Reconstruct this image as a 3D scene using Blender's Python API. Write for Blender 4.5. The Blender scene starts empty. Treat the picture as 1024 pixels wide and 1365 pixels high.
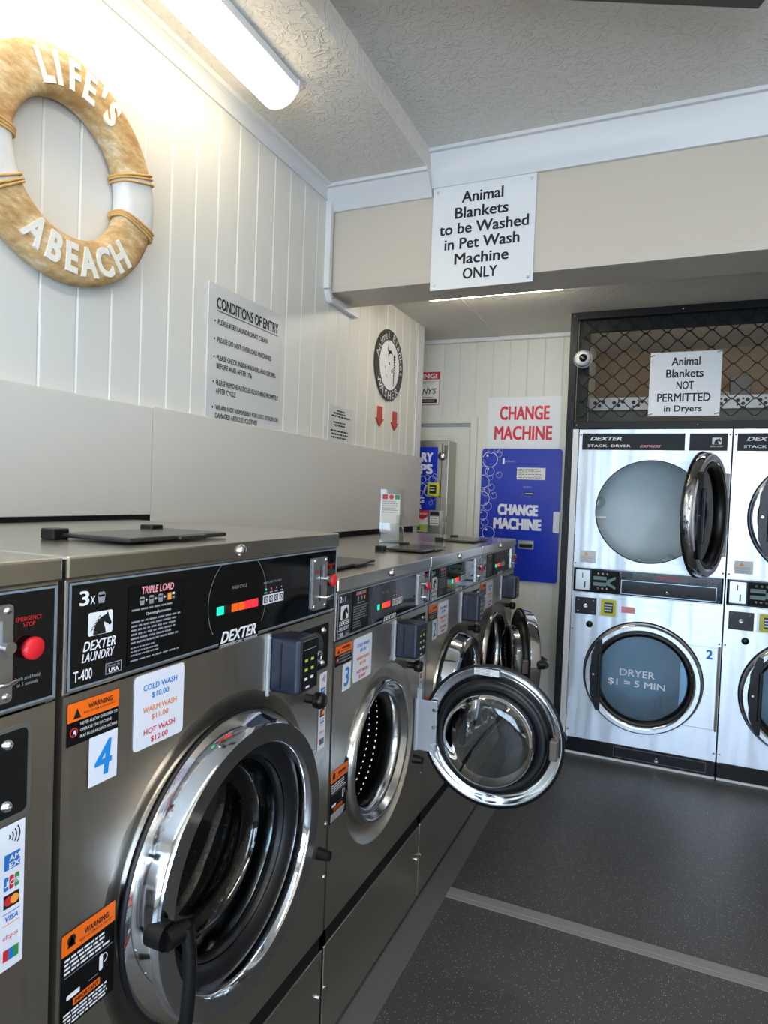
import bpy, bmesh, math, random
from mathutils import Matrix, Vector
PI = math.pi
rnd = random.Random(7)
C = bpy.context.scene.collection
scene = bpy.context.scene

# ------------------------------------------------------------------ camera
def cam_axes(yaw, p, r):
    f = Vector((-math.sin(yaw)*math.cos(p), math.cos(yaw)*math.cos(p), math.sin(p)))
    rt = Vector((math.cos(yaw), math.sin(yaw), 0)); up = rt.cross(f)
    return rt*math.cos(r)+up*math.sin(r), -rt*math.sin(r)+up*math.cos(r), f
cd = bpy.data.cameras.new('camera'); cam = bpy.data.objects.new('camera', cd); C.objects.link(cam)
rt, up, fw = cam_axes(0.4112, -0.0279, 0.038)
M = Matrix((rt, up, -fw)).transposed().to_4x4(); M.translation = Vector((1.5317, 0, 1.4862))
cam.matrix_world = M
cd.sensor_fit = 'VERTICAL'; cd.sensor_height = 36; cd.sensor_width = 27
cd.lens = 869.37/1365*36; cd.clip_start = 0.02
scene.camera = cam

# ------------------------------------------------------------------ world, lights, exposure
def srgb(h, a=1):
    h = h.lstrip('#'); v = [int(h[i:i+2], 16)/255 for i in (0, 2, 4)]
    return tuple((c/12.92 if c <= .04045 else ((c+.055)/1.055)**2.4) for c in v)+(a,)
w = bpy.data.worlds.new('sky'); scene.world = w; w.use_nodes = True
w.node_tree.nodes['Background'].inputs[0].default_value = (0.62, 0.80, 1.0, 1)
w.node_tree.nodes['Background'].inputs[1].default_value = 1.2
scene.view_settings.view_transform = 'Standard'; scene.view_settings.look = 'None'
scene.view_settings.gamma = 1; scene.view_settings.exposure = 1.1
def area(name, loc, direction, sx, sy, power, col):
    l = bpy.data.lights.new(name, 'AREA'); l.shape = 'RECTANGLE'; l.size = sx; l.size_y = sy; l.energy = power; l.color = col
    o = bpy.data.objects.new(name, l); C.objects.link(o); o.location = loc
    o.rotation_euler = Vector(direction).to_track_quat('-Z', 'Y').to_euler(); return o
DAY = (0.68, 0.83, 1.0)
area('daylight_shopfront', (1.9, -3.35, 1.45), (0, 1, 0.3), 2.5, 2.1, 90, DAY)
area('daylight_added_doorway', (3.75, -1.6, 1.35), (-1, 0.0, 0.3), 1.7, 2.0, 50, DAY)  # extra daylight through the added doorway, out of view
LAMP_STRENGTH = 4.4
scene.cycles.use_denoising = True
scene.cycles.max_bounces = 10; scene.cycles.transparent_max_bounces = 16
scene.cycles.sample_clamp_indirect = 6; scene.cycles.caustics_reflective = False; scene.cycles.caustics_refractive = False

# ------------------------------------------------------------------ materials
MATS = {}
def nmat(name):
    m = bpy.data.materials.new(name); m.use_nodes = True; MATS[name] = m
    return m, m.node_tree, m.node_tree.nodes['Principled BSDF']
def pm(name, col, rough=.5, metal=0, spec=.5, coat=0, noise=0, nscale=8, bump=0, bscale=60, emit=None, estr=0):
    m, t, b = nmat(name)
    col = srgb(col) if isinstance(col, str) else col
    b.inputs['Base Color'].default_value = col; b.inputs['Roughness'].default_value = rough
    b.inputs['Metallic'].default_value = metal; b.inputs['Specular IOR Level'].default_value = spec
    b.inputs['Coat Weight'].default_value = coat
    if noise:
        tc = t.nodes.new('ShaderNodeTexCoord'); n = t.nodes.new('ShaderNodeTexNoise'); n.inputs['Scale'].default_value = nscale; n.inputs['Detail'].default_value = 5
        mx = t.nodes.new('ShaderNodeMix'); mx.data_type = 'RGBA'
        mx.inputs['A'].default_value = tuple(c*(1-noise) for c in col[:3])+(1,); mx.inputs['B'].default_value = tuple(min(1, c*(1+noise)) for c in col[:3])+(1,)
        t.links.new(tc.outputs['Object'], n.inputs['Vector']); t.links.new(n.outputs['Fac'], mx.inputs['Factor']); t.links.new(mx.outputs['Result'], b.inputs['Base Color'])
    if bump:
        tc = t.nodes.new('ShaderNodeTexCoord'); n = t.nodes.new('ShaderNodeTexNoise'); n.inputs['Scale'].default_value = bscale; n.inputs['Detail'].default_value = 4
        bp = t.nodes.new('ShaderNodeBump'); bp.inputs['Strength'].default_value = bump; bp.inputs['Distance'].default_value = .01
        t.links.new(tc.outputs['Object'], n.inputs['Vector']); t.links.new(n.outputs['Fac'], bp.inputs['Height']); t.links.new(bp.outputs['Normal'], b.inputs['Normal'])
    if emit:
        b.inputs['Emission Color'].default_value = srgb(emit) if isinstance(emit, str) else emit; b.inputs['Emission Strength'].default_value = estr
    return m
def brushed(name, col, rough, stretch=(3, 3, .15), nscale=40, bump=.05, wave=0):
    m, t, b = nmat(name)
    b.inputs['Base Color'].default_value = srgb(col); b.inputs['Metallic'].default_value = 1
    tc = t.nodes.new('ShaderNodeTexCoord'); mp = t.nodes.new('ShaderNodeMapping'); mp.inputs['Scale'].default_value = stretch
    n = t.nodes.new('ShaderNodeTexNoise'); n.inputs['Scale'].default_value = nscale; n.inputs['Detail'].default_value = 6
    t.links.new(tc.outputs['Object'], mp.inputs['Vector']); t.links.new(mp.outputs['Vector'], n.inputs['Vector'])
    mr = t.nodes.new('ShaderNodeMapRange'); mr.inputs['To Min'].default_value = rough*.8; mr.inputs['To Max'].default_value = rough*1.25
    t.links.new(n.outputs['Fac'], mr.inputs['Value']); t.links.new(mr.outputs['Result'], b.inputs['Roughness'])
    bp = t.nodes.new('ShaderNodeBump'); bp.inputs['Strength'].default_value = bump; bp.inputs['Distance'].default_value = .002
    t.links.new(n.outputs['Fac'], bp.inputs['Height'])
    last = bp
    if wave:
        n2 = t.nodes.new('ShaderNodeTexNoise'); n2.inputs['Scale'].default_value = 2.2; n2.inputs['Detail'].default_value = 2
        mp2 = t.nodes.new('ShaderNodeMapping'); mp2.inputs['Scale'].default_value = (2.6, 2.6, .3)
        t.links.new(tc.outputs['Object'], mp2.inputs['Vector']); t.links.new(mp2.outputs['Vector'], n2.inputs['Vector'])
        b2 = t.nodes.new('ShaderNodeBump'); b2.inputs['Strength'].default_value = wave; b2.inputs['Distance'].default_value = .05
        t.links.new(n2.outputs['Fac'], b2.inputs['Height']); t.links.new(bp.outputs['Normal'], b2.inputs['Normal']); last = b2
    t.links.new(last.outputs['Normal'], b.inputs['Normal'])
    return m
def glassy(name, tint, refl=1.5, trans=1.0):
    m = bpy.data.materials.new(name); m.use_nodes = True; MATS[name] = m; t = m.node_tree
    t.nodes.remove(t.nodes['Principled BSDF'])
    tr = t.nodes.new('ShaderNodeBsdfTransparent'); tr.inputs[0].default_value = srgb(tint)
    gl = t.nodes.new('ShaderNodeBsdfGlossy'); gl.inputs['Roughness'].default_value = .03
    fr = t.nodes.new('ShaderNodeFresnel'); fr.inputs['IOR'].default_value = refl
    mx = t.nodes.new('ShaderNodeMixShader')
    t.links.new(fr.outputs[0], mx.inputs[0]); t.links.new(tr.outputs[0], mx.inputs[1]); t.links.new(gl.outputs[0], mx.inputs[2])
    t.links.new(mx.outputs[0], t.nodes['Material Output'].inputs['Surface'])
    return m
WHITE = pm('white_paint', '#dcdad4', .45, noise=.02, nscale=3)
BOARD = pm('board_paint', '#d2cfc8', .5, noise=.02, nscale=2)
TRIM = pm('trim_paint', '#dedee0', .4)
CREAM = pm('beam_paint', '#cdc2b4', .55, noise=.02, nscale=2)
DOORP = pm('door_paint', '#dcdace', .45)
BACKW = pm('rear_wall_paint', '#dad9cf', .5, noise=.02)
TAN = pm('plant_wall_paint', '#8a7760', .8, noise=.1)
SIDE = pm('side_wall_paint', '#d6cdc0', .7, noise=.05)
STEEL = brushed('washer_steel', '#cbc3b6', .34, stretch=(2, 2, .2), nscale=60, bump=.04)
STEELT = brushed('worktop_steel', '#cfc9be', .22, stretch=(.2, 3, 3), nscale=40, bump=.03)
DSTEEL = brushed('dryer_steel', '#c6cad3', .38, stretch=(.2, 3, 3), nscale=40, bump=.02, wave=.22)
_t = DSTEEL.node_tree; _b = _t.nodes['Principled BSDF']; _b.inputs['Anisotropic'].default_value = .75; _b.inputs['Anisotropic Rotation'].default_value = 0.25
_v = _t.nodes.new('ShaderNodeCombineXYZ'); _v.inputs[0].default_value = 1; _t.links.new(_v.outputs[0], _b.inputs['Tangent'])
DISPS = brushed('dispenser_steel', '#b5b0a5', .35)
CHROME = pm('chrome', '#dfe1e6', .07, 1)
TUB = brushed('tub_steel', '#c9cacb', .16, nscale=30, bump=.02)
DRUM = pm('drum_steel', '#4c4d4f', .35, 1)
DDRUM = pm('galvanised_drum', '#e2ecf1', .5, .1, noise=.08, nscale=9)
GREYM = pm('hinge_paint', '#b9bcc4', .4, .3)
PLATEM = pm('coin_plate_steel', '#b4b4b2', .3, .9)
BLACK = pm('black_plastic', '#08080a', .35, spec=.4)
BLACKG = pm('black_gloss', '#08090b', .06, spec=.7)
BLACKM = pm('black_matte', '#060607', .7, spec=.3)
RUBBER = pm('rubber', '#0d0e12', .4, spec=.4)
NAVY = pm('reader_plastic', '#1c2334', .35)
LIDM = pm('lid_plastic', '#2b2a27', .22)
GRILLE = pm('grille_powdercoat', '#070708', .45, spec=.3)
CONSOLE = pm('console_gloss', '#0b0d15', .12, spec=.45)
RED = pm('red_plastic', '#d8212c', .35)
SILV = pm('silver_line', '#9fb0c0', .3, .6)
SIGNW = pm('sign_white', '#e6e7ea', .35)
SIGNG = pm('sign_grey', '#cfcfce', .35)
LABELW = pm('label_white', '#dfe2ee', .3)
LABELB = pm('label_black', '#070708', .45, spec=.25)
ORANGE = pm('label_orange', '#f06a14', .4)
INK = pm('ink_black', '#0d0d0f', .6)
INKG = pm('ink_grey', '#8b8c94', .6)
INKW = pm('ink_white', '#e3e5ea', .5)
INKB = pm('ink_blue', '#1786d4', .5)
INKO = pm('ink_orange', '#f0914a', .5)
INKR = pm('ink_red', '#d5273f', .5)
PINK = pm('ink_pink', '#f0a0a8', .5)
BLUEP = pm('machine_blue', '#1832b2', .22, noise=.04, nscale=2)
YELLOW = pm('reader_yellow', '#c9c31e', .35)
GREENP = pm('label_green', '#2f8a4a', .5)
GUIDE = pm('guide_green', '#5e8078', .4)
LIME = pm('label_lime', '#b7cf5a', .5)
CARDR = pm('card_red', '#c9262c', .5)
CARDB = pm('card_blue', '#1f6fc4', .5)
CARDO = pm('card_orange', '#f09a3c', .5)
DKOLIVE = pm('fixture_grey', '#4a4b47', .5)
SILVER = pm('bolt_steel', '#d5d5d5', .2, 1)
BROWNP = pm('hinge_plate', '#6e655c', .4, .5)
ROPEM = pm('rope', '#cfa566', .8, noise=.25, nscale=150)
RINGW = pm('ring_white_paint', '#d9d8d6', .6, noise=.05, nscale=30, bump=.15, bscale=60)
LETTERW = pm('letter_white_paint', '#e6e3db', .6, noise=.05, nscale=60)
PAPER = pm('paper', '#eae6e0', .6)
GALV = pm('galvanised_rail', '#9b9c9c', .4, .6, noise=.1, nscale=20)
LEDG = pm('led_green', '#0bb07c', .4, emit='#19d79a', estr=.75)
LEDO = pm('led_orange', '#b5490f', .4, emit='#e0591a', estr=.35)
LEDR = pm('led_red', '#e01a24', .4, emit='#ff2030', estr=.9)
LEDX = pm('led_dark', '#1d130d', .3)
GLASS = glassy('door_glass', '#b0b8ba', 1.8)
GLASSD = glassy('dryer_glass', '#d3e3ec', 1.7)
ACRYL = glassy('clear_acrylic', '#f2f4f4', 1.45)
PANE = glassy('window_pane', '#f4f8fa', 1.3)
def lampmat(name, col, s):
    m = bpy.data.materials.new(name); m.use_nodes = True; t = m.node_tree; MATS[name] = m
    t.nodes.remove(t.nodes['Principled BSDF']); e = t.nodes.new('ShaderNodeEmission')
    e.inputs[0].default_value = col; e.inputs[1].default_value = s
    t.links.new(e.outputs[0], t.nodes['Material Output'].inputs['Surface']); return m
WARML = lampmat('lamp_lens', (1, .84, .55, 1), LAMP_STRENGTH)
ROOM_FILL = lampmat('room_fill_lens', (1, .92, .80, 1), 18)  # lens of the unseen battens added to fill the room with light
PLANT_FILL = lampmat('plant_fill_lens', (1, .9, .74, 1), 10)  # lens of the hidden batten added to brighten the plant space
REARL = lampmat('rear_lamp_lens', (1, .92, .76, 1), 16)
def wood():
    m, t, b = nmat('weathered_wood')
    tc = t.nodes.new('ShaderNodeTexCoord'); mp = t.nodes.new('ShaderNodeMapping'); mp.inputs['Scale'].default_value = (5, 5, 12); mp.inputs['Rotation'].default_value = (0, .6, 0)
    n = t.nodes.new('ShaderNodeTexNoise'); n.inputs['Scale'].default_value = 5; n.inputs['Detail'].default_value = 8; n.inputs['Roughness'].default_value = .7
    n2 = t.nodes.new('ShaderNodeTexNoise'); n2.inputs['Scale'].default_value = 7; n2.inputs['Detail'].default_value = 4
    r = t.nodes.new('ShaderNodeValToRGB'); e = r.color_ramp.elements
    e[0].position = .40; e[0].color = srgb('#a97f4c'); e[1].position = .64; e[1].color = srgb('#e4d8c0')
    k = e.new(.52); k.color = srgb('#cbaa78')
    add = t.nodes.new('ShaderNodeMath'); add.operation = 'ADD'; hf = t.nodes.new('ShaderNodeMath'); hf.operation = 'MULTIPLY'; hf.inputs[1].default_value = .5
    t.links.new(tc.outputs['Object'], mp.inputs['Vector']); t.links.new(mp.outputs['Vector'], n.inputs['Vector']); t.links.new(tc.outputs['Object'], n2.inputs['Vector'])
    t.links.new(n.outputs['Fac'], add.inputs[0]); t.links.new(n2.outputs['Fac'], add.inputs[1]); t.links.new(add.outputs[0], hf.inputs[0])
    t.links.new(hf.outputs[0], r.inputs['Fac']); t.links.new(r.outputs['Color'], b.inputs['Base Color']); b.inputs['Roughness'].default_value = .65
    bp = t.nodes.new('ShaderNodeBump'); bp.inputs['Strength'].default_value = .25; bp.inputs['Distance'].default_value = .004
    t.links.new(n.outputs['Fac'], bp.inputs['Height']); t.links.new(bp.outputs['Normal'], b.inputs['Normal']); return m
WOOD = wood()
def stucco(name, col, scale, strength):
    m, t, b = nmat(name); b.inputs['Base Color'].default_value = srgb(col); b.inputs['Roughness'].default_value = .75
    tc = t.nodes.new('ShaderNodeTexCoord'); n = t.nodes.new('ShaderNodeTexNoise'); n.inputs['Scale'].default_value = scale; n.inputs['Detail'].default_value = 3; n.inputs['Distortion'].default_value = 2.2
    n2 = t.nodes.new('ShaderNodeTexNoise'); n2.inputs['Scale'].default_value = scale*3; n2.inputs['Detail'].default_value = 3
    r = t.nodes.new('ShaderNodeValToRGB'); r.color_ramp.elements[0].position = .50; r.color_ramp.elements[1].position = .62
    ad = t.nodes.new('ShaderNodeMath'); ad.operation = 'MULTIPLY_ADD'; ad.inputs[1].default_value = .35
    bp = t.nodes.new('ShaderNodeBump'); bp.inputs['Strength'].default_value = strength; bp.inputs['Distance'].default_value = .006
    for q in (n, n2): t.links.new(tc.outputs['Object'], q.inputs['Vector'])
    t.links.new(n.outputs['Fac'], r.inputs['Fac']); t.links.new(n2.outputs['Fac'], ad.inputs[0]); t.links.new(r.outputs['Color'], ad.inputs[2])
    t.links.new(ad.outputs[0], bp.inputs['Height']); t.links.new(bp.outputs['Normal'], b.inputs['Normal']); return m
STUCCO = stucco('stucco_ceiling', '#e2ded9', 22, .55)
STUCCO2 = stucco('rear_stucco', '#dedad0', 30, .5)
def vinyl():
    m, t, b = nmat('speckled_vinyl')
    tc = t.nodes.new('ShaderNodeTexCoord'); v = t.nodes.new('ShaderNodeTexVoronoi'); v.inputs['Scale'].default_value = 150
    mr = t.nodes.new('ShaderNodeMapRange'); mr.inputs['From Min'].default_value = .12; mr.inputs['From Max'].default_value = .26; mr.inputs['To Min'].default_value = 1; mr.inputs['To Max'].default_value = 0
    wn = t.nodes.new('ShaderNodeSeparateColor'); gt = t.nodes.new('ShaderNodeMath'); gt.operation = 'GREATER_THAN'; gt.inputs[1].default_value = .62
    ml = t.nodes.new('ShaderNodeMath'); ml.operation = 'MULTIPLY'
    n = t.nodes.new('ShaderNodeTexNoise'); n.inputs['Scale'].default_value = 3; n.inputs['Detail'].default_value = 6
    bs = t.nodes.new('ShaderNodeMix'); bs.data_type = 'RGBA'; bs.inputs['A'].default_value = srgb('#434345'); bs.inputs['B'].default_value = srgb('#4f4f50')
    mx = t.nodes.new('ShaderNodeMix'); mx.data_type = 'RGBA'; mx.inputs['B'].default_value = srgb('#c9c6be')
    t.links.new(tc.outputs['Object'], v.inputs['Vector']); t.links.new(tc.outputs['Object'], n.inputs['Vector'])
    t.links.new(v.outputs['Distance'], mr.inputs['Value']); t.links.new(v.outputs['Color'], wn.inputs[0]); t.links.new(wn.outputs[0], gt.inputs[0])
    t.links.new(mr.outputs['Result'], ml.inputs[0]); t.links.new(gt.outputs[0], ml.inputs[1]); t.links.new(ml.outputs[0], mx.inputs['Factor'])
    t.links.new(n.outputs['Fac'], bs.inputs['Factor']); t.links.new(bs.outputs['Result'], mx.inputs['A']); t.links.new(mx.outputs['Result'], b.inputs['Base Color'])
    b.inputs['Roughness'].default_value = .42
    bp = t.nodes.new('ShaderNodeBump'); bp.inputs['Strength'].default_value = .12; bp.inputs['Distance'].default_value = .003
    n3 = t.nodes.new('ShaderNodeTexNoise'); n3.inputs['Scale'].default_value = 120; t.links.new(tc.outputs['Object'], n3.inputs['Vector'])
    t.links.new(n3.outputs['Fac'], bp.inputs['Height']); t.links.new(bp.outputs['Normal'], b.inputs['Normal']); return m
VINYL = vinyl()
WELD = pm('weld_strip', '#8d8d8c', .45, noise=.06, nscale=40)
COVE = pm('cove_strip', '#666768', .45, noise=.06, nscale=40)

# ------------------------------------------------------------------ mesh builder: local u = +X, height v = +Z, front n = -Y
_tc = {}
def text_mesh(s, bold, shear):
    k = (s, bold, shear)
    if k not in _tc:
        c = bpy.data.curves.new('t', 'FONT'); c.body = s; c.size = 1; c.offset = bold; c.shear = shear; c.resolution_u = 3
        o = bpy.data.objects.new('t', c); me = o.to_mesh()
        vs = [(v.co.x, v.co.y) for v in me.vertices]; fs = [tuple(p.vertices) for p in me.polygons]
        o.to_mesh_clear(); bpy.data.objects.remove(o); bpy.data.curves.remove(c); _tc[k] = (vs, fs)
    return _tc[k]
class MB:
    def __init__(s): s.v = []; s.f = []; s.m = []; s.sm = []; s.mats = []; s.T = Matrix.Identity(4)
    def mi(s, mat):
        if mat not in s.mats: s.mats.append(mat)
        return s.mats.index(mat)
    def add(s, vs, fs, mat, smooth=False):
        o = len(s.v); i = s.mi(mat)
        s.v += [s.T @ Vector(p) for p in vs]
        for f in fs: s.f.append(tuple(o+k for k in f)); s.m.append(i); s.sm.append(smooth)
        return s
    def box(s, u0, u1, v0, v1, n0, n1, mat, bev=0, seg=2):
        bm = bmesh.new(); bmesh.ops.create_cube(bm, size=1)
        for q in bm.verts: q.co = Vector(((u0+u1)/2+q.co.x*(u1-u0), -(n0+n1)/2+q.co.y*(n1-n0), (v0+v1)/2+q.co.z*(v1-v0)))
        if bev: bmesh.ops.bevel(bm, geom=bm.edges[:], offset=bev, segments=seg, affect='EDGES', profile=.5)
        bm.verts.index_update()
        s.add([q.co.copy() for q in bm.verts], [tuple(q.index for q in f.verts) for f in bm.faces], mat, False); bm.free(); return s
    def poly(s, pts, n0, n1, mat):                      # outline in (u, v), extruded from n0 to n1
        a = sum(pts[i][0]*pts[(i+1) % len(pts)][1]-pts[(i+1) % len(pts)][0]*pts[i][1] for i in range(len(pts)))
        if a < 0: pts = pts[::-1]
        k = len(pts); vs = [(u, -n1, v) for u, v in pts]
        fs = [tuple(range(k))]
        if n1-n0 > 1e-5:
            vs += [(u, -n0, v) for u, v in pts]
            fs += [(i, i+k, (i+1) % k+k, (i+1) % k) for i in range(k)]; fs.append(tuple(range(2*k-1, k-1, -1)))
        return s.add(vs, fs, mat)
    def rrect(s, u0, u1, v0, v1, n0, n1, r, mat, seg=6):
        r = min(r, (u1-u0)/2-1e-5, (v1-v0)/2-1e-5); p = []
        for cu, cv, a in ((u1-r, v1-r, 0), (u0+r, v1-r, 90), (u0+r, v0+r, 180), (u1-r, v0+r, 270)):
            for k in range(seg+1):
                t = math.radians(a+90*k/seg); p.append((cu+r*math.cos(t), cv+r*math.sin(t)))
        return s.poly(p, n0, n1, mat)
    def rect(s, u0, u1, v0, v1, n, mat): return s.add([(u0, -n, v0), (u1, -n, v0), (u1, -n, v1), (u0, -n, v1)], [(0, 1, 2, 3)], mat)
    def frame(s, u0, u1, v0, v1, t, n0, n1, mat):
        for a in ((u0, u1, v0, v0+t), (u0, u1, v1-t, v1), (u0, u0+t, v0+t, v1-t), (u1-t, u1, v0+t, v1-t)): s.box(*a, n0, n1, mat)
        return s
    def disc(s, cu, cv, r, n, mat, seg=32, n0=None): return s.poly([(cu+r*math.cos(2*PI*i/seg), cv+r*math.sin(2*PI*i/seg)) for i in range(seg)], n if n0 is None else n0, n, mat)
    def ringp(s, cu, cv, r0, r1, n, mat, a0=0, a1=2*PI, seg=40, n0=None):
        full = abs(a1-a0-2*PI) < 1e-6; vs = []; fs = []; k = seg if full else seg+1
        for i in range(k):
            a = a0+(a1-a0)*i/seg
            for r in (r0, r1): vs.append((cu+r*math.cos(a), -n, cv+r*math.sin(a)))
        for i in range(seg):
            j = (i+1) % k; fs.append((2*i, 2*i+1, 2*j+1, 2*j))
        return s.add(vs, fs, mat)
    def lathe(s, prof, cu, cv, mat, seg=72, smooth=True):     # profile [(radius, n)] around the n axis
        vs = []; fs = []; k = len(prof)
        for i in range(seg):
            a = 2*PI*i/seg
            for r, n in prof: vs.append((cu+r*math.cos(a), -n, cv+r*math.sin(a)))
        for i in range(seg):
            j = (i+1) % seg
            for q in range(k-1): fs.append((i*k+q, j*k+q, j*k+q+1, i*k+q+1))
        return s.add(vs, fs, mat, smooth)
    def cyl(s, a, b, r0, mat, r1=None, seg=20, smooth=True):   # capped, from point a to point b in (u, v, n)
        r1 = r0 if r1 is None else r1
        A = Vector((a[0], -a[2], a[1])); B = Vector((b[0], -b[2], b[1])); d = (B-A).normalized()
        x = d.orthogonal().normalized(); y = d.cross(x); vs = []
        for i in range(seg):
            t = 2*PI*i/seg; e = x*math.cos(t)+y*math.sin(t); vs += [A+e*r0, B+e*r1]
        s.add(vs, [(2*i, 2*((i+1) % seg), 2*((i+1) % seg)+1, 2*i+1) for i in range(seg)], mat, smooth)
        s.add([vs[2*i] for i in range(seg)], [tuple(range(seg-1, -1, -1))], mat); s.add([vs[2*i+1] for i in range(seg)], [tuple(range(seg))], mat); return s
    def tube(s, pts, r, mat, seg=8, closed=False):             # pts in local XYZ
        pts = [Vector(p) for p in pts]; vs = []; fs = []; n = len(pts)
        ref = None
        for i, p in enumerate(pts):
            a = pts[(i-1) % n] if (closed or i > 0) else p; b = pts[(i+1) % n] if (closed or i < n-1) else p
            d = (b-a).normalized()
            if ref is None: ref = d.orthogonal().normalized()
            ref = (ref-d*ref.dot(d)).normalized(); y = d.cross(ref)
            for k in range(seg):
                t = 2*PI*k/seg; vs.append(p+(ref*math.cos(t)+y*math.sin(t))*r)
        for i in range(n if closed else n-1):
            j = (i+1) % n
            for k in range(seg): fs.append((i*seg+k, i*seg+(k+1) % seg, j*seg+(k+1) % seg, j*seg+k))
        s.add(vs, fs, mat, True)
        if not closed: s.add(vs[:seg], [tuple(range(seg-1, -1, -1))], mat); s.add(vs[-seg:], [tuple(range(seg))], mat)
        return s
    def ball(s, c, r, mat, sq=1, seg=20, rings=12):            # c in (u, v, n), squashed along n
        vs = []; fs = []
        for i in range(rings+1):
            t = PI*i/rings
            for k in range(seg):
                a = 2*PI*k/seg; vs.append((c[0]+r*math.sin(t)*math.cos(a), -c[2]-r*sq*math.cos(t), c[1]+r*math.sin(t)*math.sin(a)))
        for i in range(rings):
            for k in range(seg): fs.append((i*seg+k, i*seg+(k+1) % seg, (i+1)*seg+(k+1) % seg, (i+1)*seg+k))
        return s.add(vs, fs, mat, True)
    def text(s, t, u0, u1, v0, v1, n, mat, bold=0, shear=0, keep=None, rot=0):   # fitted into the box; keep='c'/'l'/'r' keeps proportions by height
        vs, fs = text_mesh(t, 0, shear)
        if not vs: return s
        x0 = min(p[0] for p in vs); x1 = max(p[0] for p in vs); y0 = min(p[1] for p in vs); y1 = max(p[1] for p in vs)
        sy = (v1-v0)/(y1-y0); sx = (u1-u0)/(x1-x0)
        if keep:
            sx = min(sx, sy); wd = sx*(x1-x0); off = {'c': (u0+u1)/2-wd/2, 'l': u0, 'r': u1-wd}[keep]
        else: off = u0
        for q, (dx, dy) in enumerate(((0, 0),)+(((bold, bold*.6), (-bold, bold*.6), (bold, -bold*.6), (-bold, -bold*.6)) if bold else ())):
            s.add([(off+(x-x0+dx)*sx, -n-.00012*q, v0+(y-y0+dy)*sy) for x, y in vs], fs, mat)
        return s
    def arc_text(s, t, cu, cv, r, a0, a1, h, n, mat, bold=0, inward=False, wscale=.9, th=0):
        k = len(t)
        for i, ch in enumerate(t):
            if ch == ' ': continue
            n += .00005
            a = a0+(a1-a0)*(i/(k-1) if k > 1 else 0)
            vs, fs = text_mesh(ch, 0, 0); ref, _ = text_mesh('H', 0, 0)
            hh = max(p[1] for p in ref)-min(p[1] for p in ref); b0 = min(p[1] for p in ref); sc = h/hh
            xm = (min(p[0] for p in vs)+max(p[0] for p in vs))/2
            ro = a-PI/2 if not inward else a+PI/2
            cx, cy = cu+r*math.cos(a), cv+r*math.sin(a); out = []
            for x, y in vs:
                X = (x-xm)*sc*wscale; Y = (y-b0)*sc-h/2
                out.append((cx+X*math.cos(ro)-Y*math.sin(ro), -n, cy+X*math.sin(ro)+Y*math.cos(ro)))
            s.add(out, fs, mat)
        return s
    def lines(s, u0, u1, v0, v1, k, n, mat, fill=.55, seed=1, center=False):      # tiny print too small to read: broken strokes
        r = random.Random(seed); st = (v1-v0)/k
        for i in range(k):
            v = v1-(i+.5)*st; e = u0+(u1-u0)*r.uniform(.75, 1.0); u = u0
            if center: u = u0+(u1-e)/2; e = u1-(u1-e)/2
            while u < e-.002:
                wd = (u1-u0)*r.uniform(.05, .16); b = min(u+wd, e)
                s.rect(u, b, v-st*fill/2, v+st*fill/2, n, mat); u = b+(u1-u0)*.025
        return s
    def build(s, name, parent=None, loc=None):
        me = bpy.data.meshes.new(name); me.from_pydata([tuple(p) for p in s.v], [], s.f)
        for m in s.mats: me.materials.append(m)
        for i, p in enumerate(me.polygons): p.material_index = s.m[i]; p.use_smooth = s.sm[i]
        me.update()
        o = bpy.data.objects.new(name, me); C.objects.link(o)
        if parent: o.parent = parent
        if loc: o.location = loc
        return o
def shell(b, u0, u1, v0, v1, n0, n1, mat, t=.012):
    b.box(u0, u0+t, v0, v1, n0, n1, mat); b.box(u1-t, u1, v0, v1, n0, n1, mat); b.box(u0+t, u1-t, v0, v0+t, n0, n1, mat); b.box(u0+t, u1-t, v1-t, v1, n0, n1, mat); b.box(u0+t, u1-t, v0+t, v1-t, n0, n0+t, mat)
def thing(name, label, cat, loc=(0, 0, 0), rz=0, group=None):
    o = bpy.data.objects.new(name, None); C.objects.link(o); o.location = loc; o.rotation_euler = (0, 0, rz); o.empty_display_size = .05
    o['label'] = label; o['category'] = cat
    if group: o['group'] = group
    return o
def tag(o, label, cat, group=None):
    o['label'] = label; o['category'] = cat
    if group: o['group'] = group
    return o
def struct(o): o['kind'] = 'structure'; return o
def world_box(mb, x0, x1, y0, y1, z0, z1, mat, bev=0): return mb.box(x0, x1, z0, z1, -y1, -y0, mat, bev)

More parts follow.
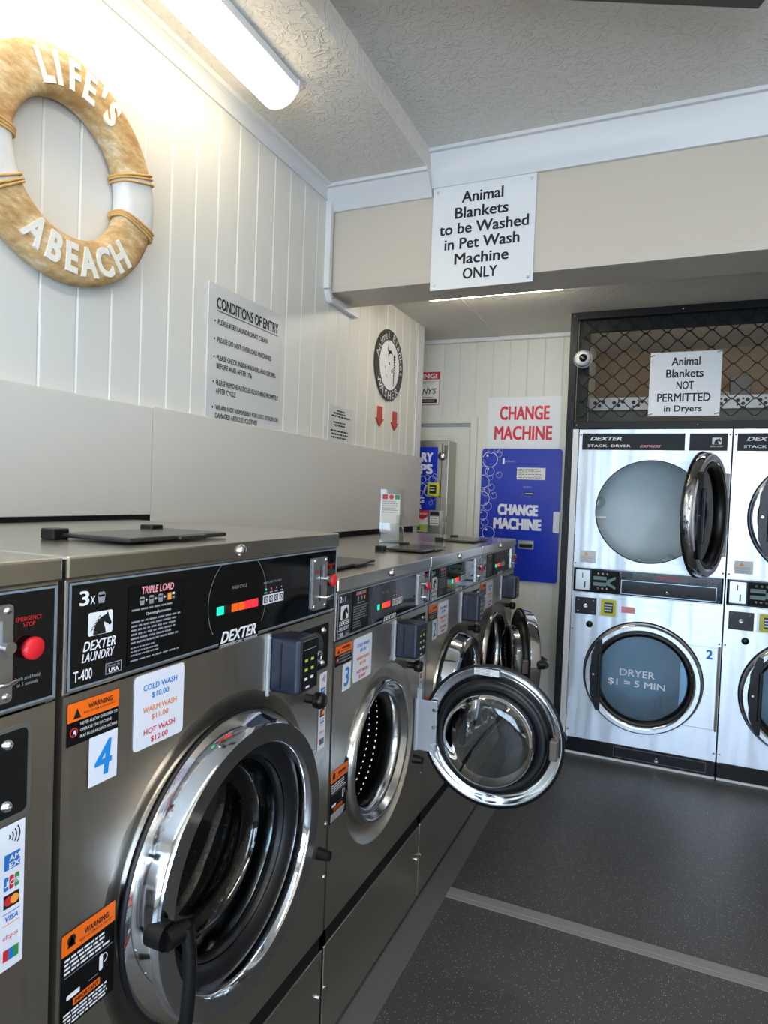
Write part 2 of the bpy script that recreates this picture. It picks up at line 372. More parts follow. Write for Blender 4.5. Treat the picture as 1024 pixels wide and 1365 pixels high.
# ------------------------------------------------------------------ the room
XR, YF, YW, YP = 3.45, -3.0, 4.43, 5.1
o = struct(world_box(MB(), -1.3, XR, YF, YP, -.1, 0, VINYL).build('floor'))
b = MB(); world_box(b, .752, .838, YF, 3.9, 0, .0015, COVE); struct(b.build('trim_1'))
b = MB(); world_box(b, .838, XR, 2.294, 2.362, 0, .0022, WELD, .001); world_box(b, .838, XR, 2.316, 2.338, .0018, .0034, WELD, .0008); struct(b.build('trim_2'))
def grooved(name, a0, a1, zt, spacing, phase, place, mat, thick=.12, d=.004, gw=.005, z0=0):
    pts = []; k = math.ceil((a0-phase)/spacing); y = phase+k*spacing; xs = [(a0, 0)]
    while y < a1-gw:
        if y > a0+gw: xs += [(y-gw, 0), (y, -d), (y+gw, 0)]
        y += spacing
    xs.append((a1, 0)); vs = []; fs = []
    for z in (z0, zt):
        for a, q in xs: vs.append(place(a, q, z))
    k = len(xs)
    for i in range(k-1): fs.append((i, i+1, k+i+1, k+i))
    for z in (z0, zt): vs += [place(a1, -thick, z), place(a0, -thick, z)]
    fs += [(k-1, 2*k, 2*k+2, 2*k-1), (2*k, 2*k+1, 2*k+3, 2*k+2), (2*k+1, 0, k, 2*k+3)]
    b = MB(); b.add(vs, fs, mat); return struct(b.build(name))
grooved('wall_left', YF, 4.06, 2.96, .1185, 1.207, lambda a, q, z: (q, a, z), WHITE)
grooved('wall_back', -1.3, .98, 2.62, .1185, .02, lambda a, q, z: (a, YW-q, z), BACKW)
b = MB(); world_box(b, -1.42, -1.3, 3.9, YW+.12, 0, 2.62, BACKW); world_box(b, -1.3, -.12, 3.94, 4.06, 0, 2.62, BACKW); struct(b.build('wall_side'))
b = MB(); world_box(b, .98, XR, YP, YP+.1, 0, 2.7, TAN); world_box(b, .955, .985, YW-.42, YP, 0, 2.62, BACKW); struct(b.build('wall_rear'))
b = MB()
for y0, y1, z0, z1 in ((YF, -2.5, 0, 3.0), (-2.5, -.7, 2.4, 3.0), (-.7, YP, 0, 3.0)): world_box(b, XR, XR+.1, y0, y1, z0, z1, SIDE)
struct(b.build('wall_right'))
b = MB()
for x0, x1, z0, z1 in ((-.12, .6, 0, 3.0), (3.2, XR+.1, 0, 3.0), (.6, 3.2, 0, .35), (.6, 3.2, 2.55, 3.0)): world_box(b, x0, x1, YF-.1, YF, z0, z1, SIDE)
struct(b.build('wall_front'))
b = MB()
for x in (.6, 1.45, 2.3, 3.15): world_box(b, x, x+.05, YF-.08, YF-.03, .35, 2.55, GREYM)
for z in (.35, 1.9, 2.5): world_box(b, .6, 3.2, YF-.075, YF-.035, z, z+.05, GREYM)
world_box(b, .6, 3.2, YF-.058, YF-.052, .35, 2.55, PANE); struct(b.build('window_1'))
b = MB()
for y in (-2.5, -1.62, -.75): world_box(b, XR+.02, XR+.07, y, y+.05, 0, 2.4, GREYM)
for z in (0, 2.35): world_box(b, XR+.025, XR+.065, -2.5, -.7, z, z+.05, GREYM)
world_box(b, XR+.042, XR+.048, -2.5, -.7, 0, 2.4, PANE); struct(b.build('door_added'))  # unseen glazed doorway, added to let light into the room
# ceilings
b = MB(); world_box(b, -.12, .51, YF, 2.78, 2.90, 3.05, STUCCO); world_box(b, .51, XR+.1, YF, 2.78, 2.99, 3.05, STUCCO); struct(b.build('ceiling'))
b = MB(); world_box(b, -1.42, XR+.1, 2.78, YP+.1, 2.59, 2.72, STUCCO2); world_box(b, .37, .42, 2.99, YW, 2.585, 2.592, STUCCO2); struct(b.build('ceiling_rear'))
# beam with chamfered lower edge
b = MB(); yf, yb = 2.75, 3.01
pr = [(yf, 2.98), (yf, 2.460), (yf+.006, 2.433), (yb, 2.433), (yb, 2.98)]
vs = [(x, y, z) for x in (.0, XR+.05) for y, z in pr]; fs = [(i, i+5, (i+1) % 5+5, (i+1) % 5) for i in range(5)]+[(4, 3, 2, 1, 0), (5, 6, 7, 8, 9)]
b.add(vs, fs, CREAM); struct(b.build('trim_3'))
# cornices on the beam (flat splayed boards), each following its ceiling
def splay(name, x0, x1, prof, mat=TRIM):
    b = MB(); k = len(prof); vs = [(x, y, z) for x in (x0, x1) for y, z in prof]
    fs = [(i, i+k, (i+1) % k+k, (i+1) % k) for i in range(k)]+[tuple(range(k-1, -1, -1)), tuple(range(k, 2*k))]
    b.add(vs, fs, mat); return struct(b.build(name))
splay('trim_4', .0, .512, [(2.745, 2.803), (2.735, 2.803), (2.672, 2.885), (2.655, 2.885), (2.655, 2.90), (2.75, 2.90), (2.75, 2.803)])
splay('trim_5', .507, XR, [(2.745, 2.838), (2.733, 2.838), (2.70, 2.975), (2.682, 2.975), (2.682, 2.99), (2.75, 2.99), (2.75, 2.838)])
# small scotia along the left wall
b = MB(); vs = []; pr = [(0, 2.845), (.008, 2.845)]+[(.008+.034*(1-math.cos(t)), 2.85+.04*math.sin(t)) for t in (PI/2*i/5 for i in range(6))]+[(.05, 2.90), (0, 2.90)]
k = len(pr); vs = [(x, y, z) for y in (YF, 2.70) for x, z in pr]; b.add(vs, [(i, (i+1) % k, (i+1) % k+k, i+k) for i in range(k)]+[tuple(range(k)), tuple(range(2*k-1, k-1, -1))], TRIM); struct(b.build('trim_6'))
# cover strip round the beam end on the left wall
b = MB(); pts = [(2.715, 2.86), (2.715, 2.44), (2.745, 2.395), (3.03, 2.395)]
for (a0, c0), (a1, c1) in zip(pts, pts[1:]):
    d = Vector((a1-a0, c1-c0)).normalized(); q = Vector((-d.y, d.x))*.012
    vs = [(x, a0+s*q.x, c0+s*q.y) for x in (0, .028) for s in (-1, 1)]+[(x, a1+s*q.x, c1+s*q.y) for x in (0, .028) for s in (-1, 1)]
    b.add(vs, [(0, 1, 3, 2), (4, 6, 7, 5), (0, 4, 5, 1), (2, 3, 7, 6), (0, 2, 6, 4), (1, 5, 7, 3)], TRIM)
struct(b.build('trim_7'))
# lower boards behind the washers, corner post
b = MB(); world_box(b, 0, .022, YF, 1.604, 1.392, 1.73, BOARD, .002); struct(b.build('trim_8'))
b = MB(); world_box(b, 0, .020, 1.608, 4.055, 1.285, 1.735, BOARD, .002); struct(b.build('trim_9'))
b = MB(); world_box(b, -.125, .004, 3.955, 4.062, 0, 2.59, TRIM, .002); struct(b.build('trim_10'))
b = MB(); world_box(b, -1.3, .95, YW-.03, YW, 2.562, 2.59, TRIM, .004); struct(b.build('trim_11'))
b = MB(); world_box(b, 0, .017, YF, 3.95, 0, 1.41, BLACKM); struct(b.build('gap_shade_sheet'))  # black sheet standing in for the shaded gap behind the washers
# door behind the dispenser
b = MB()
world_box(b, .243, .290, YW-.03, YW, 0, 2.045, DOORP, .003); world_box(b, -.67, .243, YW-.03, YW, 1.998, 2.045, DOORP, .003); world_box(b, -.72, -.67, YW-.03, YW, 0, 2.045, DOORP, .003)
world_box(b, -.67, .243, YW-.012, YW, 0, 1.975, DOORP, .002); world_box(b, -.67, .243, YW-.02, YW, 1.983, 1.99, GREYM)
world_box(b, -.60, .13, YW-.03, YW-.012, .1, 1.91, DOORP, .004)
struct(b.build('door_1'))

# ------------------------------------------------------------------ washers
def horse(b, u0, v0, s, n, k=1.0):
    b.rrect(u0, u0+s, v0, v0+s*k, n, n, s*.08, INKW)
    P = lambda pts: [(u0+x*s, v0+y*s*k) for x, y in pts]
    n += .0004
    b.poly(P([(.20, .02), (.22, .25), (.28, .45), (.38, .62), (.50, .74), (.62, .80), (.72, .84), (.78, .95), (.82, .86), (.84, .74), (.90, .60), (.96, .44), (.93, .36), (.86, .34), (.80, .42), (.70, .48), (.63, .54), (.64, .40), (.70, .22), (.72, .02)]), n, n, INK)
    for i in range(5):
        y = .20+.13*i; x = .06+.075*i
        b.poly(P([(x, y), (x+.14, y+.07), (x+.12, y+.13)]), n, n, INK)
def basket(b, u, v, s, n):
    b.poly([(u-.42*s, v+.25*s), (u+.42*s, v+.25*s), (u+.32*s, v-.5*s), (u-.32*s, v-.5*s)], n, n, INKG); b.rrect(u-.38*s, u+.38*s, v+.05*s, v+.5*s, n, n, .2*s, INKG)
def warn_top(b, u0, u1, v0, v1, n):
    b.rect(u0, u1, v0, v1, n, LABELB); h = (v1-v0); m = v0+h*.56; b.rect(u0, u1, m, v1, n+.0004, ORANGE); n += .0008
    wd = u1-u0
    b.poly([(u0+.10*wd, m+.06*h), (u0+.25*wd, m+.06*h), (u0+.175*wd, m+.30*h)], n, n, INK)
    b.text('WARNING', u0+.38*wd, u0+.86*wd, m+.21*h, m+.33*h, n, INK, .02); b.text('RISK OF SERIOUS INJURY', u0+.30*wd, u0+.92*wd, m+.10*h, m+.16*h, n, INK)
    for i, t in enumerate(('NEVER ALLOW CHILDREN TO', 'OPERATE THE MACHINE', 'PLAY IN OR AROUND MACHINE')): b.text(t, u0+.24*wd, u0+(.97 if i != 1 else .85)*wd, m-(.13+.15*i)*h, m-(.06+.15*i)*h, n, INKW)
    b.disc(u0+.12*wd, m-.25*h, .075*wd, n, CARDR, 20); b.disc(u0+.12*wd, m-.25*h, .055*wd, n+.0003, LABELB, 20)
    b.poly([(u0+.09*wd, m-.33*h), (u0+.115*wd, m-.2*h), (u0+.15*wd, m-.2*h), (u0+.15*wd, m-.33*h), (u0+.12*wd, m-.27*h)], n+.0006, n+.0006, INKW)
def warn_low(b, u0, u1, v0, v1, n):
    h = v1-v0; wd = u1-u0; b.rect(u0, u1, v0, v1, n, LABELB); b.rect(u0, u1, v1-.22*h, v1, n+.0004, ORANGE); n += .0008
    b.text('WARNING', u0+.40*wd, u0+.86*wd, v1-.13*h, v1-.07*h, n, INK, .02); b.text('RISK OF SERIOUS INJURY', u0+.32*wd, u0+.94*wd, v1-.185*h, v1-.15*h, n, INK)
    b.disc(u0+.17*wd, v1-.09*h, .08*wd, n, INK, 12); b.poly([(u0+.09*wd, v1-.16*h), (u0+.25*wd, v1-.16*h), (u0+.17*wd, v1-.05*h)], n, n, INK)
    b.lines(u0+.05*wd, u1-.04*wd, v1-.43*h, v1-.25*h, 4, n, INKW, .5, 3)
    b.rect(u0+.05*wd, u1-.04*wd, v1-.455*h, v1-.448*h, n, INKG)
    b.rrect(u0+.70*wd, u0+.77*wd, v1-.66*h, v1-.49*h, n, n, .03*wd, INKW); b.ringp(u0+.79*wd, v1-.55*h, .06*wd, .075*wd, n, INKW, -PI*.5, PI*.7, 14)
    b.rrect(u0+.10*wd, u0+.34*wd, v1-.70*h, v1-.65*h, n, n, .02*wd, INKW); b.rect(u0+.5*wd, u0+.68*wd, v1-.675*h, v1-.668*h, n, INKG)
    b.rect(u0+.22*wd, u0+.72*wd, v1-.80*h, v1-.725*h, n, ORANGE); b.text('IMPORTANT', u0+.25*wd, u0+.69*wd, v1-.785*h, v1-.74*h, n+.0004, INK, .02)
    b.lines(u0+.05*wd, u1-.04*wd, v0+.02*h, v1-.82*h, 4, n, INKW, .5, 5)
def pay(b, u0, u1, v0, v1, n):
    b.rect(u0, u1, v0, v1, n, LABELW); h = v1-v0; wd = u1-u0; n += .0004; U = lambda f: u0+f*wd; V = lambda f: v1-f*h
    for i in range(4): b.ringp(U(.25), V(.085), wd*(.12+.13*i), wd*(.17+.13*i), n, INK, -.6, .6, 8)
    b.rect(U(.2), U(.82), V(.31), V(.2), n, CARDB); b.text('AM', U(.38), U(.8), V(.25), V(.215), n+.0004, INKW, .02); b.text('EX', U(.38), U(.8), V(.30), V(.265), n+.0004, INKW, .02)
    for i, m in enumerate((CARDB, CARDR, GREENP)): b.rrect(U(.2+.21*i), U(.38+.21*i), V(.45), V(.355), n, n, wd*.06, m)
    for i, t in enumerate('JCB'): b.text(t, U(.22+.21*i), U(.36+.21*i), V(.42), V(.385), n+.0004, INKW, .02)
    b.rect(U(.2), U(.82), V(.575), V(.48), n, INK); b.disc(U(.4), V(.527), wd*.17, n+.0003, CARDR, 20); b.disc(U(.62), V(.527), wd*.17, n+.0006, CARDO, 20)
    b.rect(U(.18), U(.84), V(.612), V(.606), n, CARDB); b.text('VISA', U(.28), U(.78), V(.665), V(.63), n, CARDB, .02, .2); b.rect(U(.18), U(.84), V(.692), V(.686), n, CARDO)
    b.text('eftpos', U(.2), U(.8), V(.80), V(.755), n, CARDR)
    b.rect(U(.22), U(.45), V(.94), V(.86), n, CARDR); b.rect(U(.42), U(.62), V(.94), V(.86), n+.0003, CARDB); b.rect(U(.60), U(.82), V(.94), V(.86), n+.0006, GREENP)
def plate_hole(b, u0, u1, v0, v1, n, cu, cv, r, mat, seg=96):
    corners = [math.atan2(v-cv, u-cu) % (2*PI) for u, v in ((u0, v0), (u1, v0), (u1, v1), (u0, v1))]
    an = sorted(set([2*PI*i/seg for i in range(seg)]+corners)); vs = []
    for a in an:
        c, s_ = math.cos(a), math.sin(a)
        t = min([(x-cu)/c for x in (u0, u1) if abs(c) > 1e-9 and (x-cu)/c > 0]+[(y-cv)/s_ for y in (v0, v1) if abs(s_) > 1e-9 and (y-cv)/s_ > 0])
        vs += [(cu+r*c, -n, cv+r*s_), (cu+t*c, -n, cv+t*s_)]
    k = len(an); b.add(vs, [(2*i, 2*i+1, 2*((i+1) % k)+1, 2*((i+1) % k)) for i in range(k)], mat)

def washer(y0, W, big, label, number, prices, door_angle, reader=True, lid=True):
    t = thing('washing_machine', label, 'washing machine', (.75, y0, 0), PI/2, 'row of front load washers')
    if big:
        H, LIP, PB, RD, CU, CV, HU = 1.380, 1.346, 1.179, .280, .400, .755, .713
    else:
        H, LIP, PB, RD, CU, CV, HU = 1.2617, 1.2245, 1.095, .235, .345, .690, .617
    D = .70
    # cabinet with dished front
    b = MB(); shell(b, .004, W-.004, .02, LIP, -D, -.004, STEEL)
    plate_hole(b, .003, W-.003, .327, PB-.003, 0, CU, CV, RD*1.14, STEEL)
    for a in ((.003, .003, 1), (W-.003, W-.003, -1)): b.add([(a[0], 0, .327), (a[0], 0, PB-.003), (a[0], .03, PB-.003), (a[0], .03, .327)], [(0, 1, 2, 3)], STEEL)
    b.lathe([(RD*1.14, 0), (RD*1.12, -.004), (RD*1.08, -.016), (RD*.99, -.022), (RD*.93, -.022)], CU, CV, STEEL)
    b.box(.002, W-.002, PB, LIP, -.03, .0, STEEL, .0015)
    b.build('cabinet', t)
    b = MB(); b.box(.004, W-.004, .012, .281, -.03, 0, STEEL, .002); b.cyl((W-.02, .165, 0), (W-.02, .165, .006), .006, SILVER); b.cyl((.012, .165, 0), (.012, .165, .006), .006, SILVER); b.build('service_panel', t)
    b = MB(); b.box(.004, W-.004, .281, .327, -.04, -.004, BLACKM); b.build('gap_strip', t)
    b = MB(); b.box(.0, W, LIP, H, -D, .006, STEELT, .004); b.build('top_cover', t)
    b = MB(); lu = .49*W; lz = (LIP+H)/2; b.lathe([(0, .016), (.006, .016), (.011, .012), (.0125, .006)], lu, lz, SILVER, 24); b.rect(lu-.001, lu+.001, lz-.006, lz+.006, .0165, INK); b.build('top_lock', t)
    if lid:
        b = MB(); b.T = Matrix.Translation((0, 0, H))
        a0, a1 = (.195, .47) if big else (.13, .41)
        for r_, z0, z1 in ((0, .004, .012),):
            b.T = Matrix.Translation((0, 0, H)) @ Matrix.Rotation(PI/2, 4, 'X')
        b.T = Matrix(((1, 0, 0, 0), (0, 0, 1, 0), (0, 1, 0, H), (0, 0, 0, 1)))      # lay the plate flat: v -> depth
        pts = []
        b.T = Matrix.Identity(4)
        b.box(a0, a1, H+.003, H+.012, -.245, -.075, LIDM, .004)
        b.box(a0+.12, a0+.20, H+.003, H+.011, -.08, -.065, LIDM, .003)
        lidp = b.build('soap_lid', t)
        for u in (a0-.02, a1-.05): MB().box(u, u+.035, H, H+.02, -.27, -.235, BLACK, .003).build('lid_hinge', lidp)
    # control panel
    b = MB(); u1 = W-.006; b.box(.006, u1, PB+.004, LIP-.004, -.01, .003, BLACKG, .001)
    b.frame(.007, u1-.001, PB+.005, LIP-.005, .0032, .003, .0038, SILV)
    n = .0042; h0 = PB+.004; hh = LIP-.004-h0
    if big:
        b.text('3', .024, .040, 1.306, 1.327, n, INKW, .02); b.text('x', .043, .052, 1.306, 1.318, n, INKW); basket(b, .064, 1.314, .017, n)
        horse(b, .040, 1.258, .046, n, .76)
        b.text('DEXTER', .032, .093, 1.237, 1.251, n, INKW, .02, .25); b.text('LAUNDRY', .030, .091, 1.221, 1.234, n, INKW, .01, .25); b.text('T-400', .016, .049, 1.195, 1.211, n, INKW, .015)
        b.frame(.075, .107, 1.193, 1.210, .0012, n-.0004, n, INKG); b.text('MADE IN', .079, .103, 1.203, 1.207, n, INKG); b.text('USA', .081, .101, 1.195, 1.202, n, INKW, .02)
        b.rect(.118, .248, 1.197, 1.323, n-.0003, LABELB); b.text('TRIPLE LOAD', .146, .220, 1.308, 1.320, n, PINK, .02, .15)
        for i in range(3): basket(b, .147+.021*i, 1.297, .014, n)
        for i in range(3): b.text('+', .1545+.021*i, .1595+.021*i, 1.295, 1.3, n, INKW)
        b.rect(.206, .215, 1.291, 1.303, n, CARDO); b.rect(.217, .223, 1.299, 1.303, n, INKW); b.rect(.217, .223, 1.292, 1.296, n, INKG)
        b.lines(.125, .243, 1.281, 1.287, 1, n, INKG, .5, 1); b.text('Operating Instructions', .157, .215, 1.271, 1.277, n, INKW)
        b.lines(.125, .24, 1.228, 1.268, 6, n, INKG, .45, 2); b.lines(.125, .19, 1.208, 1.226, 3, n, INKG, .4, 4); b.lines(.125, .243, 1.2, 1.205, 1, n, INKG, .5, 6)
        L0, L1, LV, DX, CW, CO, RB = .342, .479, 1.242, (.355, .470, 1.186, 1.207), (.495, .575, 1.241, 1.261), (.700, .770, 1.197, 1.325), (.797, 1.262)
    else:
        b.text('2', .014, .026, 1.196, 1.211, n, INKW, .02); b.text('x', .029, .036, 1.196, 1.205, n, INKW); basket(b, .046, 1.203, .013, n)
        horse(b, .022, 1.148, .044, n, .85)
        b.text('DEXTER', .014, .074, 1.133, 1.145, n, INKW, .02, .25); b.text('LAUNDRY', .013, .072, 1.119, 1.130, n, INKW, .01, .25); b.text('T-300', .012, .038, 1.103, 1.114, n, INKW, .01)
        b.frame(.052, .074, 1.102, 1.114, .001, n-.0004, n, INKG); b.text('USA', .055, .071, 1.104, 1.110, n, INKW)
        b.rect(.09, .196, 1.106, 1.216, n-.0003, LABELB); b.text('DOUBLE LOAD', .112, .174, 1.203, 1.212, n, PINK, .02, .15)
        for i in range(2): basket(b, .125+.022*i, 1.193, .013, n)
        b.rect(.162, .170, 1.188, 1.198, n, CARDO)
        b.text('Operating Instructions', .12, .168, 1.178, 1.183, n, INKW); b.lines(.097, .19, 1.135, 1.175, 6, n, INKG, .45, 2); b.lines(.097, .15, 1.112, 1.132, 3, n, INKG, .4, 4)
        L0, L1, LV, DX, CW, CO, RB = .262, .356, 1.140, (.307, .402, 1.099, 1.112), (.372, .454, 1.137, 1.157), (.590, .648, 1.103, 1.218), (.681, 1.165)
    b.ringp((L0+L1)/2, LV+.02, .0955, .0965, n, INKG, -.6, PI+.6, 40)  # painted arc imitating the opposite dryer door's reflection in the gloss panel
    b.text('WASH CYCLE', (L0+L1)/2-.025, (L0+L1)/2+.025, LV+.045, LV+.052, n, INKG)
    b.text('DEXTER', *DX, n+.0006, INKW, .03, .3); b.rect(DX[0]-.006, DX[1]+.01, PB+.003, PB+.0085, n, BLACKG); b.text('COMMERCIAL WASHER', DX[0]-.004, DX[1]+.008, DX[2]-.009, DX[2]-.003, n+.0006, INKW)
    b.text('AMOUNT TO PAY', CW[0], CW[1]-.01, CW[3]+.024, CW[3]+.029, n, INKG)
    panel = b.build('control_panel', t)
    # lights and price counter: sub-parts of the panel
    cols = [LEDG, LEDX, LEDO, LEDO, LEDR, LEDR]; wd = (L1-L0)/6
    for i, m in enumerate(cols):
        b = MB(); b.box(L0+wd*i, L0+wd*(i+1)-.003, LV, LV+.016, .003, .0048, m, .0005); b.build('indicator_light', panel)
    b = MB(); b.rect(*CW, n, INKW); wd = (CW[1]-CW[0])/4
    for i in range(4):
        b.rect(CW[0]+wd*i+.003, CW[0]+wd*(i+1)-.003, CW[2]+.003, CW[3]-.003, n+.0004, INK); b.text('0', CW[0]+wd*i+.006, CW[0]+wd*(i+1)-.006, CW[2]+.005, CW[3]-.005, n+.0008, INKW, .02)
    for i in range(4): b.disc(CW[0]+wd*(i+.5), CW[3]+.012, .0022, n+.0004, LEDR if i == 1 else (LEDG if i == 0 else INKG), 10); b.rect(CW[0]+wd*i+.004, CW[0]+wd*(i+1)-.004, CW[3]+.003, CW[3]+.006, n, INKG)
    b.build('price_counter', panel)
    # coin slide
    b = MB(); b.rrect(CO[0], CO[1], CO[2], CO[3], .003, .008, .006, PLATEM)
    for u in (CO[0]+.008, CO[1]-.008):
        for v in (CO[2]+.008, CO[3]-.008): b.lathe([(0, .011), (.004, .0105), (.0055, .008)], u, v, SILVER, 12)
    cm = (CO[0]+CO[1])/2
    b.rect(cm-.002, cm+.002, CO[3]-.055, CO[3]-.02, .0083, INK); b.rect(cm-.003, cm+.003, CO[2]+.02, CO[2]+.06, .0083, INK); b.rect(cm+.011, cm+.02, CO[3]-.05, CO[3]-.02, .0083, INKG)
    b.text('$1 or $2 Only', cm-.028, cm-.008, CO[3]-.04, CO[3]-.03, .0083, CARDR, .01)
    cs = b.build('coin_slide', t)
    b = MB(); b.cyl((CO[1]-.013, CO[2]+.074, .008), (CO[1]-.013, CO[2]+.074, .022), .006, SILVER, .008); b.build('coin_knob', cs)
    b = MB(); b.tube([(cm, -.006, CO[2]+.03), (cm, -.024, CO[2]+.03), (cm+.012, -.028, CO[2]+.03), (CO[1]-.006, -.022, CO[2]+.03)], .0035, SILVER); b.build('coin_lever', cs)
    b = MB(); b.lathe([(.011, .003), (.011, .008), (.0155, .009), (.0155, .014), (.012, .017), (0, .0175)], *RB, RED, 28)
    b.build('start_button', t)
    b = MB(); b.text('EMERGENCY', RB[0]-.021, RB[0]+.018, RB[1]+.037, RB[1]+.043, n, CARDR); b.text('STOP', RB[0]-.01, RB[0]+.008, RB[1]+.029, RB[1]+.035, n, CARDR); b.build('button_print', panel); b = MB(); b.text('Push and hold', RB[0]-.021, RB[0]+.017, RB[1]-.042, RB[1]-.037, n, INKG); b.text('to 3 seconds', RB[0]-.018, RB[0]+.014, RB[1]-.050, RB[1]-.045, n, INKG)
    b.build('button_print', panel)
    # recess, reader
    ru0, ru1, rv0, rv1 = (.545, .800, 1.040, 1.154) if big else (.425, .690, .962, 1.070)
    b = MB(); b.rrect(ru0, ru1, rv0, rv1, -.004, .0015, .008, BLACKM); fr = MB()
    b.rrect(ru0-.006, ru1+.006, rv0-.006, rv1+.006, -.004, .0008, .011, PLATEM)
    ku, kv = (ru0+ru1)/2+(.045 if reader else .01), (rv0+rv1)/2
    b.lathe([(.045, .002), (.045, .008), (.03, .016), (0, .018)], ku, kv, BLACK, 28); b.lathe([(.014, .018), (.014, .024), (.009, .024), (.009, .02)], ku, kv-.012, SILVER, 20)
    for u in (ru0+.02, ru1-.03):
        for v in (rv0+.016, rv1-.016): b.lathe([(0, .009), (.005, .0075), (.008, .0015)], u, v, SILVER, 14)
    b.build('coin_box_recess', t)
    if reader:
        q0 = (.526, 1.046, 1.168) if big else (.408, .966, 1.080)
        b = MB(); b.box(q0[0]+.003, q0[0]+.085, q0[1], q0[2], 0, .078, NAVY, .010, 3)
        b.box(q0[0]+.0015, q0[0]+.01, q0[1]+.012, q0[2]-.012, .03, .034, BLACK)
        b.box(q0[0]+.012, q0[0]+.082, q0[1]+.006, q0[2]-.006, .074, .0792, BLACK, .002)
        rd = b.build('card_reader', t)
        b = MB(); f = q0[0]+.012
        for i in range(3):
            for j in range(2): b.rect(f+.012+.026*j, f+.024+.026*j, q0[1]+.03+.02*i, q0[1]+.036+.02*i, .0797, LIME if i > 0 else INKW)
        b.rect(f+.008, f+.06, q0[2]-.026, q0[2]-.0245, .0797, INKG); b.rect(f+.018, f+.034, q0[1]+.012, q0[1]+.016, .0797, INKW); b.build('reader_face', rd)
        b = MB(); b.box(q0[0]-.005, q0[0]+.003, q0[1]-.008, q0[2]+.006, 0, .006, GREYM, .001)
        for v in (q0[1], q0[2]-.004): b.cyl((q0[0]-.001, v, .006), (q0[0]-.001, v, .009), .003, SILVER)
        b.build('reader_bracket', rd)
    ku, kv = (.700, .985) if big else (.545, .912)
    b = MB(); b.cyl((ku, kv, 0), (ku, kv, .028), .011, BLACK); b.lathe([(.012, .022), (.019, .026), (.020, .042), (.016, .050), (0, .052)], ku, kv, BLACK, 28); b.build('latch_knob', t)
    # labels
    b = MB(); warn_top(b, *((.010, .106, 1.101, 1.164) if big else (.005, .103, 1.026, 1.080)), .001); b.build('warning_label', t)
    b = MB(); warn_low(b, *((.010, .110, .676, .822) if big else (.005, .103, .607, .746)), .001); b.build('latch_label', t)
    if number:
        q = (.050, .105, 1.026, 1.102) if big else (.049, .100, .950, 1.024)
        b = MB(); b.rect(*q, .0014, LABELW); b.text(number, q[0]+.012, q[1]-.012, q[2]+.012, q[3]-.012, .0018, INKB, .02, .12); b.build('number_label', t)
    q = (.139, .257, 1.048, 1.173) if big else (.114, .234, .956, 1.080)
    b = MB(); b.rrect(*q, .0005, .0014, .008, LABELW); hh = q[3]-q[2]; m = (q[0]+q[1])/2
    for i, (tt, mt) in enumerate((('COLD WASH', INKB), ('WARM WASH', INKO), ('HOT WASH', INKR))):
        v = q[3]-hh*(.15+.30*i); b.text(tt, m-.04*(1 if i < 2 else .92), m+.04*(1 if i < 2 else .92), v-.012*hh/.125*.8, v, .0018, mt, .012); b.text(prices[i], m-.02, m+.02, v-.026*hh/.125, v-.0155*hh/.125, .0018, mt, .012)
    b.build('price_label', t)
    b = MB(); pay(b, *((.762, .799, .833, 1.029) if big else (.655, .688, .755, .945)), .001); b.build('payment_label', t)
    b = MB(); bu = (W-.045 if big else W-.09); b.cyl((bu, .56, 0), (bu, .56, .034), .016, RUBBER, .012); b.build('door_stop', t)
    for v in (.48, .62): MB().lathe([(0, .005), (.004, .004), (.006, 0)], W-.010, v, SILVER, 12).build('screw', t)
    # tub and drum
    R = RD
    b = MB(); b.lathe([(.95*R, -.022), (.93*R, -.004), (.90*R, .006), (.87*R, .008), (.84*R, .004), (.82*R, -.012), (.79*R, -.016), (.76*R, -.012), (.73*R, -.022), (.72*R, -.06), (.74*R, -.075)], CU, CV, TUB, 96); b.build('tub_ring', t)
    b = MB(); b.lathe([(.74*R, -.075), (.86*R, -.08), (.90*R, -.10), (.90*R, -.46), (.80*R, -.48), (0, -.47)], CU, CV, DRUM, 72)
    for j in range(11):
        for i in range(64):
            a = 2*PI*(i+.5*(j % 2))/64; nn = -.115-.03*j; r = .895*R; cx, cz = CU+r*math.cos(a), CV+r*math.sin(a); s = .0062
            e = Vector((-math.sin(a), 0, math.cos(a)))*s; f = Vector((0, 1, 0))*s; q = Vector((cx, -nn, cz)); top = q-Vector((math.cos(a), 0, math.sin(a)))*.0045
            ring = [q+e, q+(e+f)*.707, q+f, q+(f-e)*.707, q-e, q-(e+f)*.707, q-f, q+(e-f)*.707]
            b.add(ring+[top], [(k, (k+1) % 8, 8) for k in range(8)], TUB, True)
    b.build('drum', t)
    # door, modelled about its hinge axis
    b = MB(); c = -(HU-CU)
    b.lathe([(.80*R, .022), (.84*R, .016), (.90*R, .010), (.955*R, .010), (.985*R, .004), (1.0*R, .008), (1.005*R, .014)], c, 0, CHROME, 128)
    b.lathe([(1.005*R, .014), (.985*R, .036), (.960*R, .056)], c, 0, CHROME, 128); b.lathe([(.960*R, .056), (.950*R, .062), (.935*R, .066)], c, 0, CHROME, 128)
    b.lathe([(.935*R, .066), (.81*R, .066)], c, 0, CHROME, 128)
    b.lathe([(.81*R, .066), (.795*R, .062), (.785*R, .050), (.775*R, .034)], c, 0, CHROME, 128)
    door = b.build('door', t, (HU, 0, CV)); door.rotation_euler = (0, 0, door_angle)
    b = MB(); b.lathe([(1.0*R, .014), (1.022*R, .012), (1.022*R, .004), (.985*R, .003)], c, 0, RUBBER, 96); b.build('rim_seal', door)
